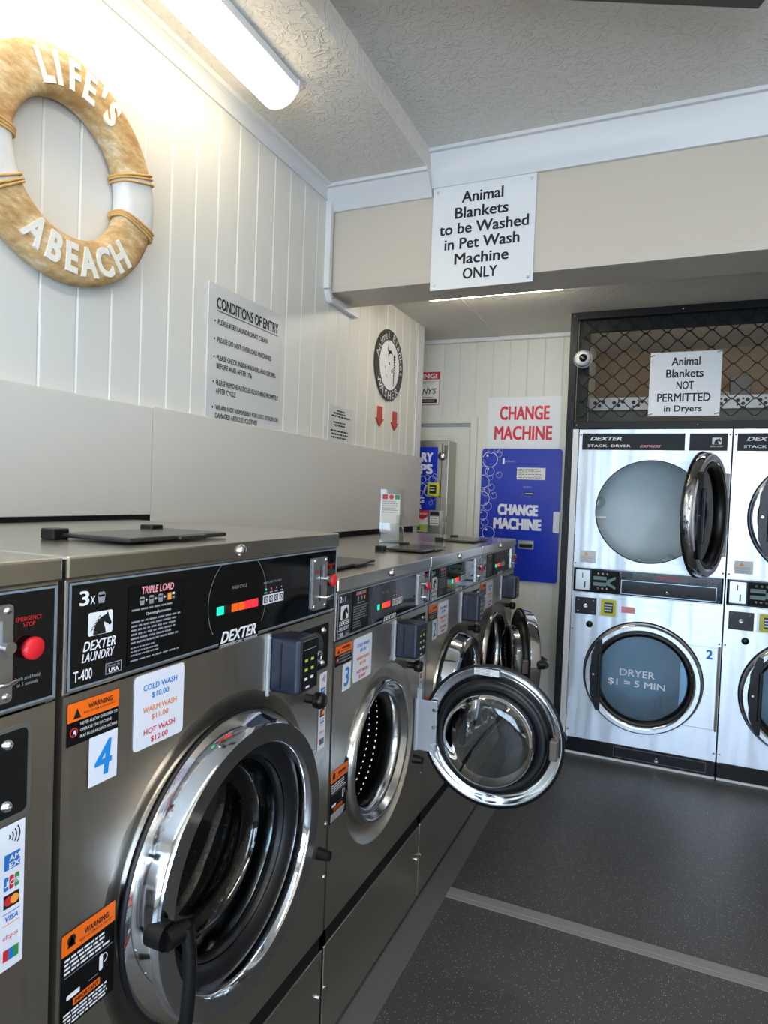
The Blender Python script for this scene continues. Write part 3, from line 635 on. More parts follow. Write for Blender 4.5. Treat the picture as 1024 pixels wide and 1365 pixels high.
    b = MB(); b.lathe([(.80*R, .022), (.80*R, .004), (.785*R, -.010), (.76*R, -.014), (.70*R, -.012), (.645*R, -.004), (.645*R, .008), (.725*R, .034), (.775*R, .034)], c, 0, RUBBER, 96); b.build('gasket', door)
    b = MB(); b.lathe([(.67*R, .018), (.655*R, .004), (.645*R, -.03), (.63*R, -.050), (.58*R, -.062), (.45*R, -.067), (.2*R, -.069), (0, -.069)], c, 0, GLASS, 96); b.build('door_glass', door)
    b = MB(); hu = c-R*.92; hv = .012
    b.cyl((hu, hv, .05), (hu, hv, .082), .022, BLACK); b.T = Matrix.Identity(4)
    b.cyl((hu-.010, hv, .084), (hu+.030, hv, .094), .017, BLACK, .015)
    if door_angle: b.tube([(hu+.020, -.098, hv-.004), (hu+.05, -.104, hv), (hu+.09, -.108, hv-.002), (hu+.15, -.106, hv-.006), (hu+.157, -.103, hv-.006)], .0115, BLACK, 14)
    else: b.tube([(hu+.024, -.098, hv+.008), (hu+.026, -.104, hv-.03), (hu+.024, -.108, hv-.08), (hu+.020, -.106, hv-.142), (hu+.020, -.103, hv-.150)], .0115, BLACK, 14)
    b.build('handle', door)
    if number == '3':
        b = MB(); q = (c-.02, c+.065, .86*R, .955*R); b.add([(q[0], -.003, q[2]), (q[1], -.003, q[2]), (q[1], -.003, q[3]), (q[0], -.003, q[3])], [(3, 2, 1, 0)], SIGNW)
        for k in range(4): b.add([(q[0]+.03, -.0026, q[2]+.003+.005*k), (q[1]-.006, -.0026, q[2]+.003+.005*k), (q[1]-.006, -.0026, q[2]+.0045+.005*k), (q[0]+.03, -.0026, q[2]+.0045+.005*k)], [(3, 2, 1, 0)], INKG)
        b.build('inspection_label', door)
    b = MB(); b.box(c-.89*R-.012, c-.89*R+.014, -.035, .03, -.024, .012, BROWNP, .004); b.cyl((c-.89*R, -.02, -.012), (c-.86*R, -.02, -.012), .008, SILVER); b.build('latch', door)
    b = MB(); hx = -.012
    b.box(-.085, -.010, -.088, .088, -.006, .004, GREYM, .002); b.box(-.028, -.010, .085, .125, -.006, .004, GREYM, .002)
    for v in (-.06, 0, .06): b.cyl((-.075, v, -.006), (-.075, v, -.010), .006, SILVER); b.cyl((-.088, v, -.002), (-.07, v, -.002), .007, SILVER)
    b.build('hinge_leaf', door)
    b = MB(); b.cyl((HU, CV-.09, .012), (HU, CV+.09, .012), .0095, GREYM); b.box(HU+.004, HU+.034, CV-.09, CV+.09, 0, .005, GREYM, .001); b.build('hinge', t)
    return t
P10 = ('$10.00', '$11.00', '$12.00'); P8 = ('$8.00', '$9.00', '$10.00')
washer(-.187, .846, True, 'wide stainless washer with bare coin box recess, no card reader, beside the number 4 washer', None, P10, 0, reader=False)
washer(.666, .833, True, 'large stainless washer with blue number 4 label and its round glass door closed', '4', P10, 0)
washer(1.503, .720, False, 'stainless washer with blue number 3 label and door swung wide open', '3', P8, math.radians(91))
washer(2.226, .708, False, 'stainless washer with blue number 2 label and door shut, behind the wide open door', '2', P8, 0)
washer(2.937, .704, False, 'farthest washer of the row, its door ajar, beside the blue change machine', '1', P8, math.radians(24))

# ------------------------------------------------------------------ stack dryers
UPA = 72
def dryer(x0, label, number, up_angle):
    W = .797; t = thing('stack_dryer', label, 'tumble dryer', (x0, 3.962, 0), 0, 'stacked dryers along the rear wall'); D = 1.0
    CU, R0 = .402, .293; CZ1, CZ2 = 1.440, .500
    b = MB(); shell(b, .003, W-.003, 0, 1.903, -D, -.002, DSTEEL)
    plate_hole(b, .002, W-.002, 1.103, 1.905, 0, CU, CZ1, R0, DSTEEL); b.box(.002, W-.002, .955, 1.101, -.03, -.004, DSTEEL)
    plate_hole(b, .002, W-.002, .097, .953, 0, CU, CZ2, .262, DSTEEL)
    for v0, v1 in ((1.103, 1.905), (.097, .953)):
        for u in (.002, W-.002): b.add([(u, 0, v0), (u, 0, v1), (u, .03, v1), (u, .03, v0)], [(0, 1, 2, 3)], DSTEEL)
        b.add([(.002, 0, v0), (W-.002, 0, v0), (W-.002, .03, v0), (.002, .03, v0)], [(0, 1, 2, 3)], DSTEEL); b.add([(.002, 0, v1), (W-.002, 0, v1), (W-.002, .03, v1), (.002, .03, v1)], [(0, 1, 2, 3)], DSTEEL)
    for u in (.012, W-.012):
        for v in (1.125, 1.875, .14, .74): b.lathe([(0, .005), (.004, .004), (.006, 0)], u, v, SILVER, 12)
    b.build('cabinet', t)
    b = MB(); b.rect(.020, .566, 1.787, 1.882, .002, LABELB); b.rect(.588, .775, 1.787, 1.882, .002, LABELB); n = .0028
    b.text('DEXTER', .065, .235, 1.842, 1.862, n, INKW, .03, .3); b.text('STACK  DRYER', .052, .285, 1.804, 1.818, n, INKW, .02); b.text('EXPRESS', .335, .445, 1.803, 1.816, n, PINK, .02, .35)
    horse(b, .70, 1.822, .045, n, .8); b.text('DEXTER LAUNDRY', .692, .754, 1.806, 1.815, n, INKW); b.build('name_plate', t)
    for cz, r in ((CZ1, R0), (CZ2, .262)):
        b = MB(); b.lathe([(r, 0), (r-.004, -.012), (r-.002, -.05)], CU, cz, BLACK, 96); b.lathe([(r-.002, -.05), (r+.08, -.06), (r+.085, -.55), (r, -.60), (0, -.61)], CU, cz, DDRUM, 96)
        for k in range(3):
            a = 2*PI*k/3+.9; c_, s_ = math.cos(a), math.sin(a)
            b.cyl((CU+c_*(r+.03), cz+s_*(r+.03), -.10), (CU+c_*(r+.03), cz+s_*(r+.03), -.55), .035, DDRUM)
        b.build('drum', t)
    b = MB(); b.cyl((.06, 1.395, -.05), (.17, 1.397, -.05), .009, SIGNW); b.build('sensor_arm', t)
    # console between the two drums
    b = MB(); b.rect(.006, W-.006, .958, 1.098, -.002, CONSOLE); n = -.0012
    b.rrect(.015, .105, .966, 1.09, -.002, .003, .006, BLACK); b.rrect(.020, .098, .972, 1.086, .003, .005, .004, PLATEM); b.rect(.055, .06, 1.04, 1.07, .0054, INK); b.rect(.068, .075, .985, 1.02, .0054, INK)
    con = b.build('console', t)
    b = MB(); b.rect(.105, .26, .966, 1.09, n, BLACKM); b.rrect(.118, .19, 1.035, 1.055, n, n+.004, .003, GUIDE); b.rrect(.118, .19, 1.0, 1.02, n, n+.004, .003, GUIDE)
    for v in (.985, 1.07):
        for u in (.145, .17, .195): b.lathe([(0, .012), (.006, .010), (.009, 0)], u, v, SILVER, 12)
    b.poly([(.19, 1.035), (.24, 1.06), (.24, 1.045), (.205, 1.02), (.24, 1.0), (.24, .985), (.19, 1.01)], n, n+.003, GUIDE); b.build('coin_guide', con)
    b = MB(); b.frame(.27, .76, .966, 1.045, .003, -.002, .0005, SILV); b.lathe([(0, .02), (.008, .018), (.012, .008), (.012, 0)], .515, .993, SILVER, 20); b.rect(.44, .62, 1.055, 1.092, n, LEDX); b.lines(.46, .60, 1.062, 1.086, 2, n+.0004, CARDR, .4, 3)
    b.text('3 x 10', .71, .76, 1.07, 1.08, n, INKG); b.text('2 x 10', .71, .76, 1.05, 1.06, n, INKG); b.rect(.27, .33, 1.055, 1.09, n, BLACK); b.build('coin_drawer', con)
    b = MB(); b.rrect(.022, .142, .829, .927, 0, .006, .004, BLACK)
    for u in (.04, .124):
        for v in (.845, .911): b.lathe([(0, .010), (.003, .009), (.005, .006)], u, v, SILVER, 10)
    b.lathe([(.012, .006), (.012, .014), (.007, .014), (.006, .01), (0, .01)], .082, .878, SILVER, 16); b.build('coin_box_lock', t)
    b = MB(); b.rrect(.155, .165+.095, .825, .932, 0, .002, .004, PLATEM); b.rrect(.168, .250, .832, .927, .002, .014, .01, YELLOW); b.rrect(.186, .234, .850, .910, .014, .016, .004, NAVY); b.lines(.19, .23, .856, .904, 3, .0165, INKW, .5, 2); b.build('card_reader', t)
    b = MB(); b.rect(.278, .352, .858, .894, .001, PINK); b.lines(.282, .348, .861, .891, 4, .0015, CARDR, .3, 4); b.build('notice_label', t)
    b = MB(); b.lathe([(0, .01), (.014, .009), (.019, .004), (.019, 0)], .107, .772, BLACK, 24); b.build('push_button', t)
    b = MB(); b.rect(.036, .125, 1.13, 1.20, .001, SIGNG); b.poly([(.058, 1.172), (.083, 1.172), (.0705, 1.193)], .0015, .0015, CARDO); b.lines(.042, .12, 1.134, 1.168, 4, .0015, INKG, .35, 5); b.build('hazard_label', t)
    # kick plate
    b = MB(); b.box(.002, W-.002, .012, .094, -.03, .0, CONSOLE, .001); b.box(.002, W-.002, 0, .012, -.03, .004, SIGNW); b.frame(.27, .75, .025, .082, .0015, 0, .0012, INKG); b.lathe([(0, .008), (.006, .006), (.008, 0)], .50, .053, SILVER, 12); b.rrect(.49, .51, .033, .044, 0, .003, .003, SILVER); b.build('kick_plate', t)
    # doors
    def ddoor(cz, ang, hatch):
        HU = .755; c = CU-HU; R = .312
        b = MB(); b.lathe([(R-.04, .0), (R-.004, .0), (R, .006), (R, .035), (R-.006, .048), (R-.02, .056), (R-.038, .056), (R-.045, .05)], c, 0, CHROME, 128)
        b.lathe([(R-.010, .0500), (R-.014, .0575), (R-.034, .0575), (R-.038, .052)], c, 0, DSTEEL, 128, False)
        d = b.build('door', t, (HU, 0, cz)); d.rotation_euler = (0, 0, ang)
        b = MB(); b.lathe([(R-.04, .0), (R-.045, .05), (R-.05, .054), (R-.066, .050), (R-.074, .034), (R-.078, .0), (R-.074, -.012), (R-.05, -.012), (R-.04, 0)], c, 0, BLACK, 128); b.lathe([(R-.004, -.001), (R+.006, .002), (R+.006, .01), (R, .012)], c, 0, RUBBER, 96); b.build('gasket', d)
        b = MB(); b.disc(c, 0, R-.074, .022, GLASSD, 72, .018); gl = b.build('door_glass', d)
        hu = c-R*.72; hh = R*.66
        b = MB(); b.poly([(hu-.045, -hh*.55), (hu-.045, hh*.55), (hu-.01, hh), (hu+.012, hh*.98), (hu+.008, hh*.6), (hu+.012, -hh*.6), (hu+.012, -hh*.98), (hu-.01, -hh)], .05, .068, BLACK); b.box(hu-.006, hu+.012, -hh*.62, hh*.62, .066, .084, BLACK, .004); b.cyl((hu-.03, 0, .068), (hu-.03, 0, .071), .006, SILVER); b.build('handle', d)
        return d, c, gl
    d1, c, gl = ddoor(CZ1, up_angle, False)
    b = MB(); b.box(.745, .793, CZ1-.225, CZ1+.225, 0, .010, BROWNP, .002); b.box(.775, .786, CZ1+.08, CZ1+.17, .01, .012, GREYM); b.build('hinge_plate', t)
    b = MB(); b.box(-.05, .01, -.2, .2, .002, .012, BROWNP, .002); b.build('hinge_leaf', d1)
    d2, c, gl = ddoor(CZ2, 0, True)
    b = MB(); b.text('DRYER', c-.115, c+.07, .005, .043, .0226, INKW, .01); b.text('$1 = 5 MIN', c-.175, c+.125, -.058, -.017, .0226, INKW, .01); b.build('door_lettering', d2)
    b = MB(); b.rrect(.60, .785, .265, .722, 0, .006, .006, DSTEEL); b.frame(.604, .781, .269, .718, .003, .006, .008, PLATEM); b.box(.781, .793, .262, .725, 0, .012, BROWNP, .001)
    if number: b.text(number, .726, .754, .655, .703, .0085, INKB, .035)
    b.build('hinge_plate', t)
    return t
dryer(1.031, 'steel stack dryer with blue number 2 on its hinge plate and upper door open', '2', math.radians(UPA))
dryer(1.832, 'steel stack dryer with both doors closed, farther from the blue change machine', None, 0)

# ------------------------------------------------------------------ security grille above the dryers, plant space behind
t = thing('security_grille', 'black diamond mesh security grille in a black frame above the dryers', 'security grille', (.955, 3.962, 0))
b = MB(); b.box(0, .042, 0, 2.588, -.04, .0, GRILLE, .002); b.box(.042, 2.48, 2.548, 2.588, -.04, 0, GRILLE, .002); b.box(.042, 2.48, 1.910, 1.950, -.04, 0, GRILLE, .002); b.box(2.44, 2.48, 1.95, 2.548, -.04, 0, GRILLE, .002)
b.box(.042, .105, 1.95, 2.485, -.10, -.06, GRILLE); b.box(.042, 2.44, 2.485, 2.588, -.10, -.06, GRILLE)
for u in (.02, .6, 1.2): b.lathe([(0, .003), (.004, .002), (.005, 0)], u, 2.568, SILVER, 8)
for u in (.06, .7): b.lathe([(0, .003), (.004, .002), (.005, 0)], u, 1.93, SILVER, 8)
b.build('frame', t)
b = MB(); cw, ch = .112, .094
for j in range(-1, 8):
    for fam in (0, 1):
        pts = []
        for i in range(44):
            u = .02+cw/2*i; odd = i % 2
            v = 1.93+ch*j+(ch*.5-.003 if odd else (.003 if not fam else ch-.003)) if not fam else 1.93+ch*j+(ch*.5+.003 if odd else ch-.003)
            pts += [(u-.009, .018+.003*fam, v), (u+.009, .018+.003*fam, v)]
        pts = [p for p in pts if .035 < p[0] < 2.445 and 1.935 < p[2] < 2.56]
        if len(pts) > 60: b.tube(pts, .0034, GRILLE, 6)
b.build('mesh', t)
b = MB(); world_box(b, .995, 1.029, 3.962, 4.0, .085, 1.908, TRIM, .002); struct(b.build('trim_13'))
b = MB(); world_box(b, .995, 1.029, 3.965, 4.0, 0, .083, BLACKM); struct(b.build('trim_14'))
b = MB()
b.box(0, 2.3, 0, .085, -.04, 0, GALV); b.box(0, 2.3, -.10, 0, -.06, -.02, DKOLIVE)
for i in range(18):
    u = .04+.125*i
    for du, dv, r in ((0, .05, .013), (.03, .03, .012), (.055, .055, .012), (.03, .062, .007), (.0, .022, .007)): b.disc(u+du, dv, r, .001, INK, 12)
tag(b.build('support_rail'), 'galvanised punched rail seen through the mesh above the dryers', 'rail').location = (.99, 4.74, 2.12)
b = MB(); b.box(0, .12, 0, .15, -.1, 0, DKOLIVE, .004); b.box(-.25, .05, .02, .05, -.05, -.02, BROWNP)
tag(b.build('junction_box'), 'dark electrical box behind the black mesh above the punched rail', 'electrical box').location = (1.86, 4.78, 2.186)
b = MB(); b.lathe([(.052, 0), (.052, .02), (.048, .028)], 0, 0, SIGNW, 32); b.ball((0, 0, .03), .045, SIGNW, .9); b.ball((.004, -.002, .052), .027, BLACKG, .85)
tag(b.build('security_camera'), 'round white security camera with black lens on the black mesh frame', 'security camera').location = (1.035, 3.958, 2.312)

def sign_plate(name, wd, h, label, cat, loc, rz, mat, lines, th=.004, screws=True, tilt=0):
    t = thing(name, label, cat, loc, rz); b = MB(); b.rrect(0, wd, 0, h, 0, th, .003, mat); b.build('plate', t)
    for (s, u0, u1, v0, v1, bd, m, keep) in lines: MB().text(s, u0, u1, v0, v1, th+.0006, m, bd, 0, keep).build('text_line', t)
    if screws:
        for u in (.02, wd-.02):
            for v in (.02, h-.02):
                b = MB(); b.lathe([(0, .003), (.004, .0025), (.006, 0)], u, v, SILVER, 12); b.build('screw', t).location = (0, -th, 0)
    return t
L = [('Animal', .133, .313), ('Blankets', .105, .337), ('to be Washed', .036, .425), ('in Pet Wash', .062, .389), ('Machine', .110, .346), ('ONLY', .150, .300)]
# beam sign: six centred lines
t = sign_plate('animal_blankets_sign', .452, .446, 'white sign fixed to the beam about animal blankets and the pet wash machine', 'sign', (.517, 2.7445, 2.392), 0, SIGNW,
    [(s, u0, u1, .446-.078-.066*i-(.012 if s[0] == 'B' and False else 0), .446-.078-.066*i+.046, .022, INK, None) for i, (s, u0, u1) in enumerate(L)])
L = [('Animal', .110, .252), ('Blankets', .085, .270), ('NOT', .140, .224), ('PERMITTED', .045, .310), ('in Dryers', .082, .270)]
t = sign_plate('dryer_rules_sign', .358, .352, 'white sign on the black mesh saying animal blankets not permitted in dryers', 'sign', (1.400, 3.952, 1.976), 0, SIGNW,
    [(s, u0, u1, .352-.074-.066*i, .352-.074-.066*i+.044, .022, INK, None) for i, (s, u0, u1) in enumerate(L)], screws=False)
b = MB()
for u, v in ((.01, .335), (.345, .345), (.01, .01), (.345, .012)): b.tube([(u-.012, -.006, v-.004), (u+.012, -.006, v+.004)], .002, BLACK, 6)
b.build('cable_tie', t)

# ------------------------------------------------------------------ things on the left wall
t = thing('conditions_sign', 'large pale sign headed conditions of entry on the panelled wall', 'sign', (.001, 1.876, 1.731), PI/2)
b = MB(); b.rrect(0, .478, 0, .486, 0, .006, .002, SIGNG); b.build('plate', t); b = MB(); n = .0066
b.text('CONDITIONS OF ENTRY', .045, .445, .402, .442, n, INK, .03); b.rect(.045, .445, .392, .395, n, INK)
rows = [('PLEASE KEEP LAUNDROMAT CLEAN', .37, .346), ('PLEASE DO NOT OVERLOAD MACHINES', .40, .282), ('PLEASE CHECK INSIDE WASHERS AND DRYERS', .435, .218), ('BEFORE AND AFTER USE', .27, .188), ('PLEASE REMOVE ARTICLES /CLOTHING PROMPTLY', .46, .128), ('AFTER CYCLE', .17, .098), ('WE ARE NOT RESPONSIBLE FOR LOST, STOLEN OR', .465, .036), ('DAMAGED ARTICLES /CLOTHES', .315, .008)]
for s, u1, v in rows:
    b.build('text_line', t); b = MB(); b.text(s, .052, u1, v, v+.019, n, INK, .022)
    if s not in ('BEFORE AND AFTER USE', 'AFTER CYCLE', 'DAMAGED ARTICLES /CLOTHES'): b.disc(.036, v+.009, .004, n, INK, 10)
b.build('text_line', t)
t = thing('notice', 'small pale notice on the panelled wall just above the white board', 'sign', (.001, 2.786, 1.735), PI/2)
b = MB(); b.rrect(0, .254, 0, .178, 0, .006, .002, SIGNG); b.build('plate', t)
b = MB()
for i, (q, k) in enumerate(((.152, .09), (.138, .16), (.124, .20), (.094, .16), (.080, .15), (.052, .21), (.036, .19), (.020, .20))): b.lines(.127-k/2, .127+k/2, q-.004, q+.006, 1, .0066, INK, .8, i)
b.build('lettering', t)
t = thing('washer_sign', 'round black and white sign with a horse head above the red arrows', 'sign', (.001, 3.492, 2.232), PI/2); R = .203
b = MB(); b.disc(0, 0, R, .008, pm('sign_charcoal', '#3a3733', .5), 64, 0); b.disc(0, 0, R*.70, .0086, SIGNW, 64); b.build('plate', t)
b = MB(); b.arc_text('Animal Blanket', 0, 0, R*.85, math.radians(165), math.radians(-8), R*.21, .0092, INKW, .02, False, 1.15); b.arc_text('WASHER', 0, 0, R*.85, math.radians(-140), math.radians(-52), R*.21, .0092, INKW, .03, True, 1.2); b.build('lettering', t)
b = MB(); n = .0092; S = R*.7
for pts in ([(-.25, .55), (-.22, .85), (-.12, .6), (-.16, .5)], [(-.2, .4), (-.1, .6), (.1, .62), (.3, .45), (.1, .5), (-.05, .45), (-.15, .25)], [(-.12, .1), (-.02, .14), (.0, .02), (-.1, -.03)], [(.15, -.2), (.28, -.05), (.32, -.25), (.22, -.3)],
            [(-.45, .15), (-.4, .0), (-.38, .08)], [(-.5, -.1), (-.42, -.25), (-.44, -.1)], [(-.4, -.4), (-.2, -.55), (-.3, -.42)], [(.05, .2), (.15, -.1), (.1, .05)]): b.poly([(x*S, y*S) for x, y in pts], n, n, INK)
mp = []
for i in range(12): mp += [(.42+.03*math.sin(i), .48-.11*i), (.60-.012*i, .44-.11*i)]
b.poly([(x*S, y*S) for x, y in [(.34, .5)]+mp+[(.40, -.85), (.46, -.4), (.44, .0)]], n, n, INK); b.build('emblem', t)
for y, z, lab in ((3.388, 1.868, 'red down arrow below the round sign, nearer the small notice'), (3.606, 1.866, 'red down arrow below the round sign, nearer the corner post')):
    b = MB(); b.poly([(-.028, .112), (.028, .112), (.028, .045), (.052, .045), (0, 0), (-.052, .045), (-.028, .045)], 0, .008, pm('arrow_red', '#b8402e', .5) if 'arrow_red' not in MATS else MATS['arrow_red'])
    o = tag(b.build('arrow_sign'), lab, 'arrow', 'red arrows'); o.location = (.001, y, z); o.rotation_euler = (0, 0, PI/2)

# life ring
t = thing('life_ring', 'weathered wooden life ring lettered lifes a beach hanging on the panelled wall', 'life ring', (.003, 1.254, 2.306), PI/2)
RO, RI = .291, .172; RM, RW = (RO+RI)/2, (RO-RI)/2; HT = .066
def ring_sec(k=1.0, seg=20):
    out = []
    for i in range(seg):
        a = 2*PI*i/seg; c, s_ = math.cos(a), math.sin(a); e = .58
        out.append((math.copysign(abs(c)**e, c)*RW*k, HT/2+math.copysign(abs(s_)**e, s_)*HT/2*k))
    return out
def ring_part(a0, a1, k, mat, seg, full=False):
    b = MB(); sec = ring_sec(k); m = len(sec); vs = []; fs = []; cnt = seg if full else seg+1
    for i in range(cnt):
        a = a0+(a1-a0)*i/seg
        for du, n in sec: vs.append(((RM+du)*math.cos(a), -n, (RM+du)*math.sin(a)))
    for i in range(seg):
        j = (i+1) % cnt
        for q in range(m): fs.append((i*m+q, j*m+q, j*m+(q+1) % m, i*m+(q+1) % m))
    b.add(vs, fs, mat, True)
    if not full: b.add(vs[:m], [tuple(range(m))], mat); b.add(vs[-m:], [tuple(range(m-1, -1, -1))], mat)
    return b
ring_part(0, 2*PI, 1, WOOD, 120, True).build('ring', t)
D2 = math.radians
for ac in (D2(2), D2(194)):
    bd = ring_part(ac-D2(17), ac+D2(17), 1.035, RINGW, 20).build('painted_band', t)
    for sgn in (-1, 1):
        b = MB()
        for q, off in enumerate((-2.2, 0, 2.2) if sgn < 0 else (-3.0, .2, 2.2)):
            a = ac+sgn*D2(17+off); sec = ring_sec(1.10, 64); tw = []
            for strand in (0, PI):
                p = []
                for i, (du, n) in enumerate(sec):
                    ph = strand+i/64*2*PI*16; rr = RM+du; ao = a+.003*math.cos(ph)/1.0*.8; p.append((rr*math.cos(ao)+.0015*math.sin(ph)*math.cos(a), -n-.0012*math.sin(ph), rr*math.sin(ao)+.0015*math.sin(ph)*math.sin(a)))
                b.tube(p, .0032, ROPEM, 6, True)
        b.build('rope', t)
def letter(ch, ang, inward, h=.078, wsc=.74):
    vs, fs = text_mesh(ch, .035, 0); ref, _ = text_mesh('H', .035, 0); y0 = min(p[1] for p in ref); y1 = max(p[1] for p in ref); sc = h/(y1-y0); xm = (min(p[0] for p in vs)+max(p[0] for p in vs))/2
    ro = ang-PI/2 if not inward else ang+PI/2; b = MB(); me = []
    cx, cy = RM*math.cos(ang), RM*math.sin(ang)
    for x, y in vs:
        X = (x-xm)*sc*wsc; Y = (y-y0)*sc-h/2; me.append((cx+X*math.cos(ro)-Y*math.sin(ro), cy+X*math.sin(ro)+Y*math.cos(ro)))
    k = len(me); n1, n0 = HT+.003, HT-.008
    edges = {}
    for f in fs:
        for i in range(len(f)): edges[(f[i], f[(i+1) % len(f)])] = 1
    rim = [(a, c) for a, c in edges if (c, a) not in edges]
    b.add([(x, -n1, y) for x, y in me]+[(x, -n0, y) for x, y in me], list(fs)+[(c, a, a+k, c+k) for a, c in rim], LETTERW); b.build('letter', t)
for ch, a in zip("LIFE'S", (116, 106, 93, 81, 71, 61)): letter(ch, D2(a), False)
for ch, a in zip('ABEACH', (-120, -105, -92, -79, -65, -49)): letter(ch, D2(a), True)

# ------------------------------------------------------------------ change machine, its sign, dispenser, warning sign
t = thing('change_machine', 'blue wall mounted change machine with white bubbles and white lettering', 'change machine', (.334, YW, .935))
W, H = .54, .888; b = MB(); b.rrect(0, W, 0, H, 0, .022, .018, BLUEP); b.build('cabinet', t)
b = MB(); n = .0226
for cx, cy, r in ((120, 450, 52), (70, 470, 18), (178, 412, 22), (190, 390, 16), (130, 388, 22), (118, 530, 31), (180, 552, 20), (75, 525, 30), (121, 572, 17), (72, 600, 42), (126, 636, 22), (88, 668, 27), (142, 692, 21), (66, 715, 48), (52, 775, 18), (100, 766, 28), (66, 825, 32), (80, 874, 24), (52, 900, 18), (103, 945, 42), (62, 1000, 28), (95, 1030, 22), (55, 1075, 34), (100, 1090, 20), (60, 1140, 22)):
    e = 70-(cy-378)*.052; u, v, r = (cx-e)*.00104, H-(cy-378)*.00102, r*.00104
    if u-r < .002: 
        a0 = math.acos(max(-1, min(1, (.004-u)/r))); b.ringp(u, v, r*.93, r, n, INKW, -a0, a0, 28)
    elif v+r > H-.004:
        a0 = math.asin(max(-1, min(1, (H-.004-v)/r))); b.ringp(u, v, r*.93, r, n, INKW, PI-a0, 2*PI+a0, 28)
    else: b.ringp(u, v, r*.93, r, n, INKW, 0, 2*PI, 28)
    if u-r*.4 > .004: b.disc(u-r*.35, v+r*.5, r*.16, n, INKW, 10)
b.build('bubble_graphic', t)
MB().text('CHANGE', .128, .393, .442, .510, n, INKW, .065).build('text_line', t); MB().text('MACHINE', .102, .418, .346, .415, n, INKW, .065).build('text_line', t); b = MB(); b.lines(.16, .235, .797, .81, 2, n, INKG, .5, 2); b.lines(.29, .36, .625, .64, 2, n, INKG, .5, 3); b.lines(.28, .36, .565, .57, 1, n, INKG, .5, 3); b.rect(.222, .245, .255, .262, n, INKW); b.rect(.222, .245, .237, .244, n, INKW); b.poly([(.252, .243), (.252, .257), (.262, .25)], n, n, INKW); b.build('lettering', t)
b = MB(); b.rect(.245, .435, .683, .763, n, PAPER); b.lines(.256, .425, .69, .757, 6, n+.0005, INK, .35, 8); b.build('instruction_label', t)
b = MB(); b.rrect(.145, .158, .785, .825, .02, .026, .003, SILVER); b.build('coin_slot', t)
b = MB(); b.rrect(.302, .368, .583, .600, .02, .027, .004, BLACK); b.rect(.31, .36, .588, .592, .0275, SILVER); b.build('note_slot', t)
b = MB(); b.rrect(.275, .378, .216, .274, .02, .028, .004, PLATEM); b.rrect(.282, .371, .224, .266, .028, .0285, .004, BLACK); b.box(.282, .371, .246, .264, .02, .036, PLATEM, .003); b.build('coin_tray', t)
b = MB(); b.rrect(.500, .5395, .335, .475, .02, .026, .006, SIGNW); b.build('lock_cover', t)
t = sign_plate('change_machine_sign', .498, .348, 'pale sign with red change machine lettering above the blue machine', 'sign', (.356, YW-.001, 1.828), 0, SIGNW, [('CHANGE', .088, .418, .195, .285, .035, INKR, None), ('MACHINE', .055, .440, .060, .150, .035, INKR, None)], screws=False)
t = thing('warning_sign', 'small red and white warning sign on the rear wall, half hidden by the corner post', 'sign', (-.30, YW-.001, 2.135))
b = MB(); b.rrect(0, .298, 0, .235, 0, .004, .002, PAPER); b.frame(.0, .298, 0, .235, .004, .004, .0045, CARDR); b.rect(0, .298, .182, .235, .0046, CARDR); b.build('plate', t)
b = MB(); n = .0052; b.text('ING!', .165, .275, .19, .222, n, INKW, .04); b.lines(.16, .27, .15, .172, 2, n, INKG, .4, 2); b.text("NY'S", .170, .272, .078, .118, n, INK, .015, .2); b.lines(.16, .27, .052, .060, 1, n, CARDR, .5, 4); b.rect(.165, .28, .014, .042, n, INK); b.lines(.17, .275, .018, .038, 1, n+.0005, INKG, .6, 5); b.build('lettering', t)
t = thing('soap_dispenser', 'steel soap dispenser with blue bubble front and yellow card reader behind the corner post', 'dispenser', (-.55, 4.395, .55)); W, H = .70, 1.314
b = MB(); b.box(0, W, 0, H, 0, .165, DISPS, .004); b.box(W-.05, W-.046, .02, H-.02, .165, .167, BLACK); b.build('cabinet', t)
b = MB(); n = .1665; b.rect(.02, .622, .835, 1.268, n, BLUEP); b.rect(.02, .622, .60, .68, n, BLUEP); b.poly([(.60, .60), (.60, .70), (.66, .62), (.66, .60)], n, n, BLUEP); b.build('front_graphic', t)
n = .167; MB().text('RY', .508, .585, 1.168, 1.228, n, INKW, .05).build('lettering', t); MB().text('PS', .500, .584, 1.085, 1.150, n, INKW, .05).build('lettering', t); MB().text('G', .495, .533, .885, .922, n, INKW, .05).build('lettering', t); MB().text('R', .490, .520, .842, .870, n, INKW, .05).build('lettering', t)
b = MB()
for u, v, r in ((.52, 1.045, .024), (.55, 1.06, .018), (.59, 1.045, .026), (.605, 1.07, .016), (.52, .99, .028), (.555, 1.01, .015), (.575, .97, .045), (.60, .92, .018), (.505, .95, .022), (.585, .885, .014)): b.ringp(u, v, r*.9, r, n, INKW, 0, 2*PI, 24)
b.build('bubble_graphic', t)
b = MB(); n = .166; b.rect(.47, .575, .685, .835, n, PAPER); b.poly([(.47, .835), (.578, .835), (.578, .80), (.53, .768), (.47, .79)], n+.0004, n+.0004, CARDR); b.text('Powder', .48, .565, .802, .82, n+.0008, INKW, .02); b.rect(.48, .57, .69, .735, n+.0004, LIME); b.rect(.49, .515, .695, .72, n+.0008, GREENP); b.build('product_label', t)
b = MB(); b.box(.566, .650, .930, 1.026, .165, .200, YELLOW, .008); b.rrect(.584, .632, .950, 1.008, .20, .202, .003, BLACK); b.lines(.588, .628, .965, 1.0, 2, .2026, INKW, .4, 3); b.build('card_reader', t)
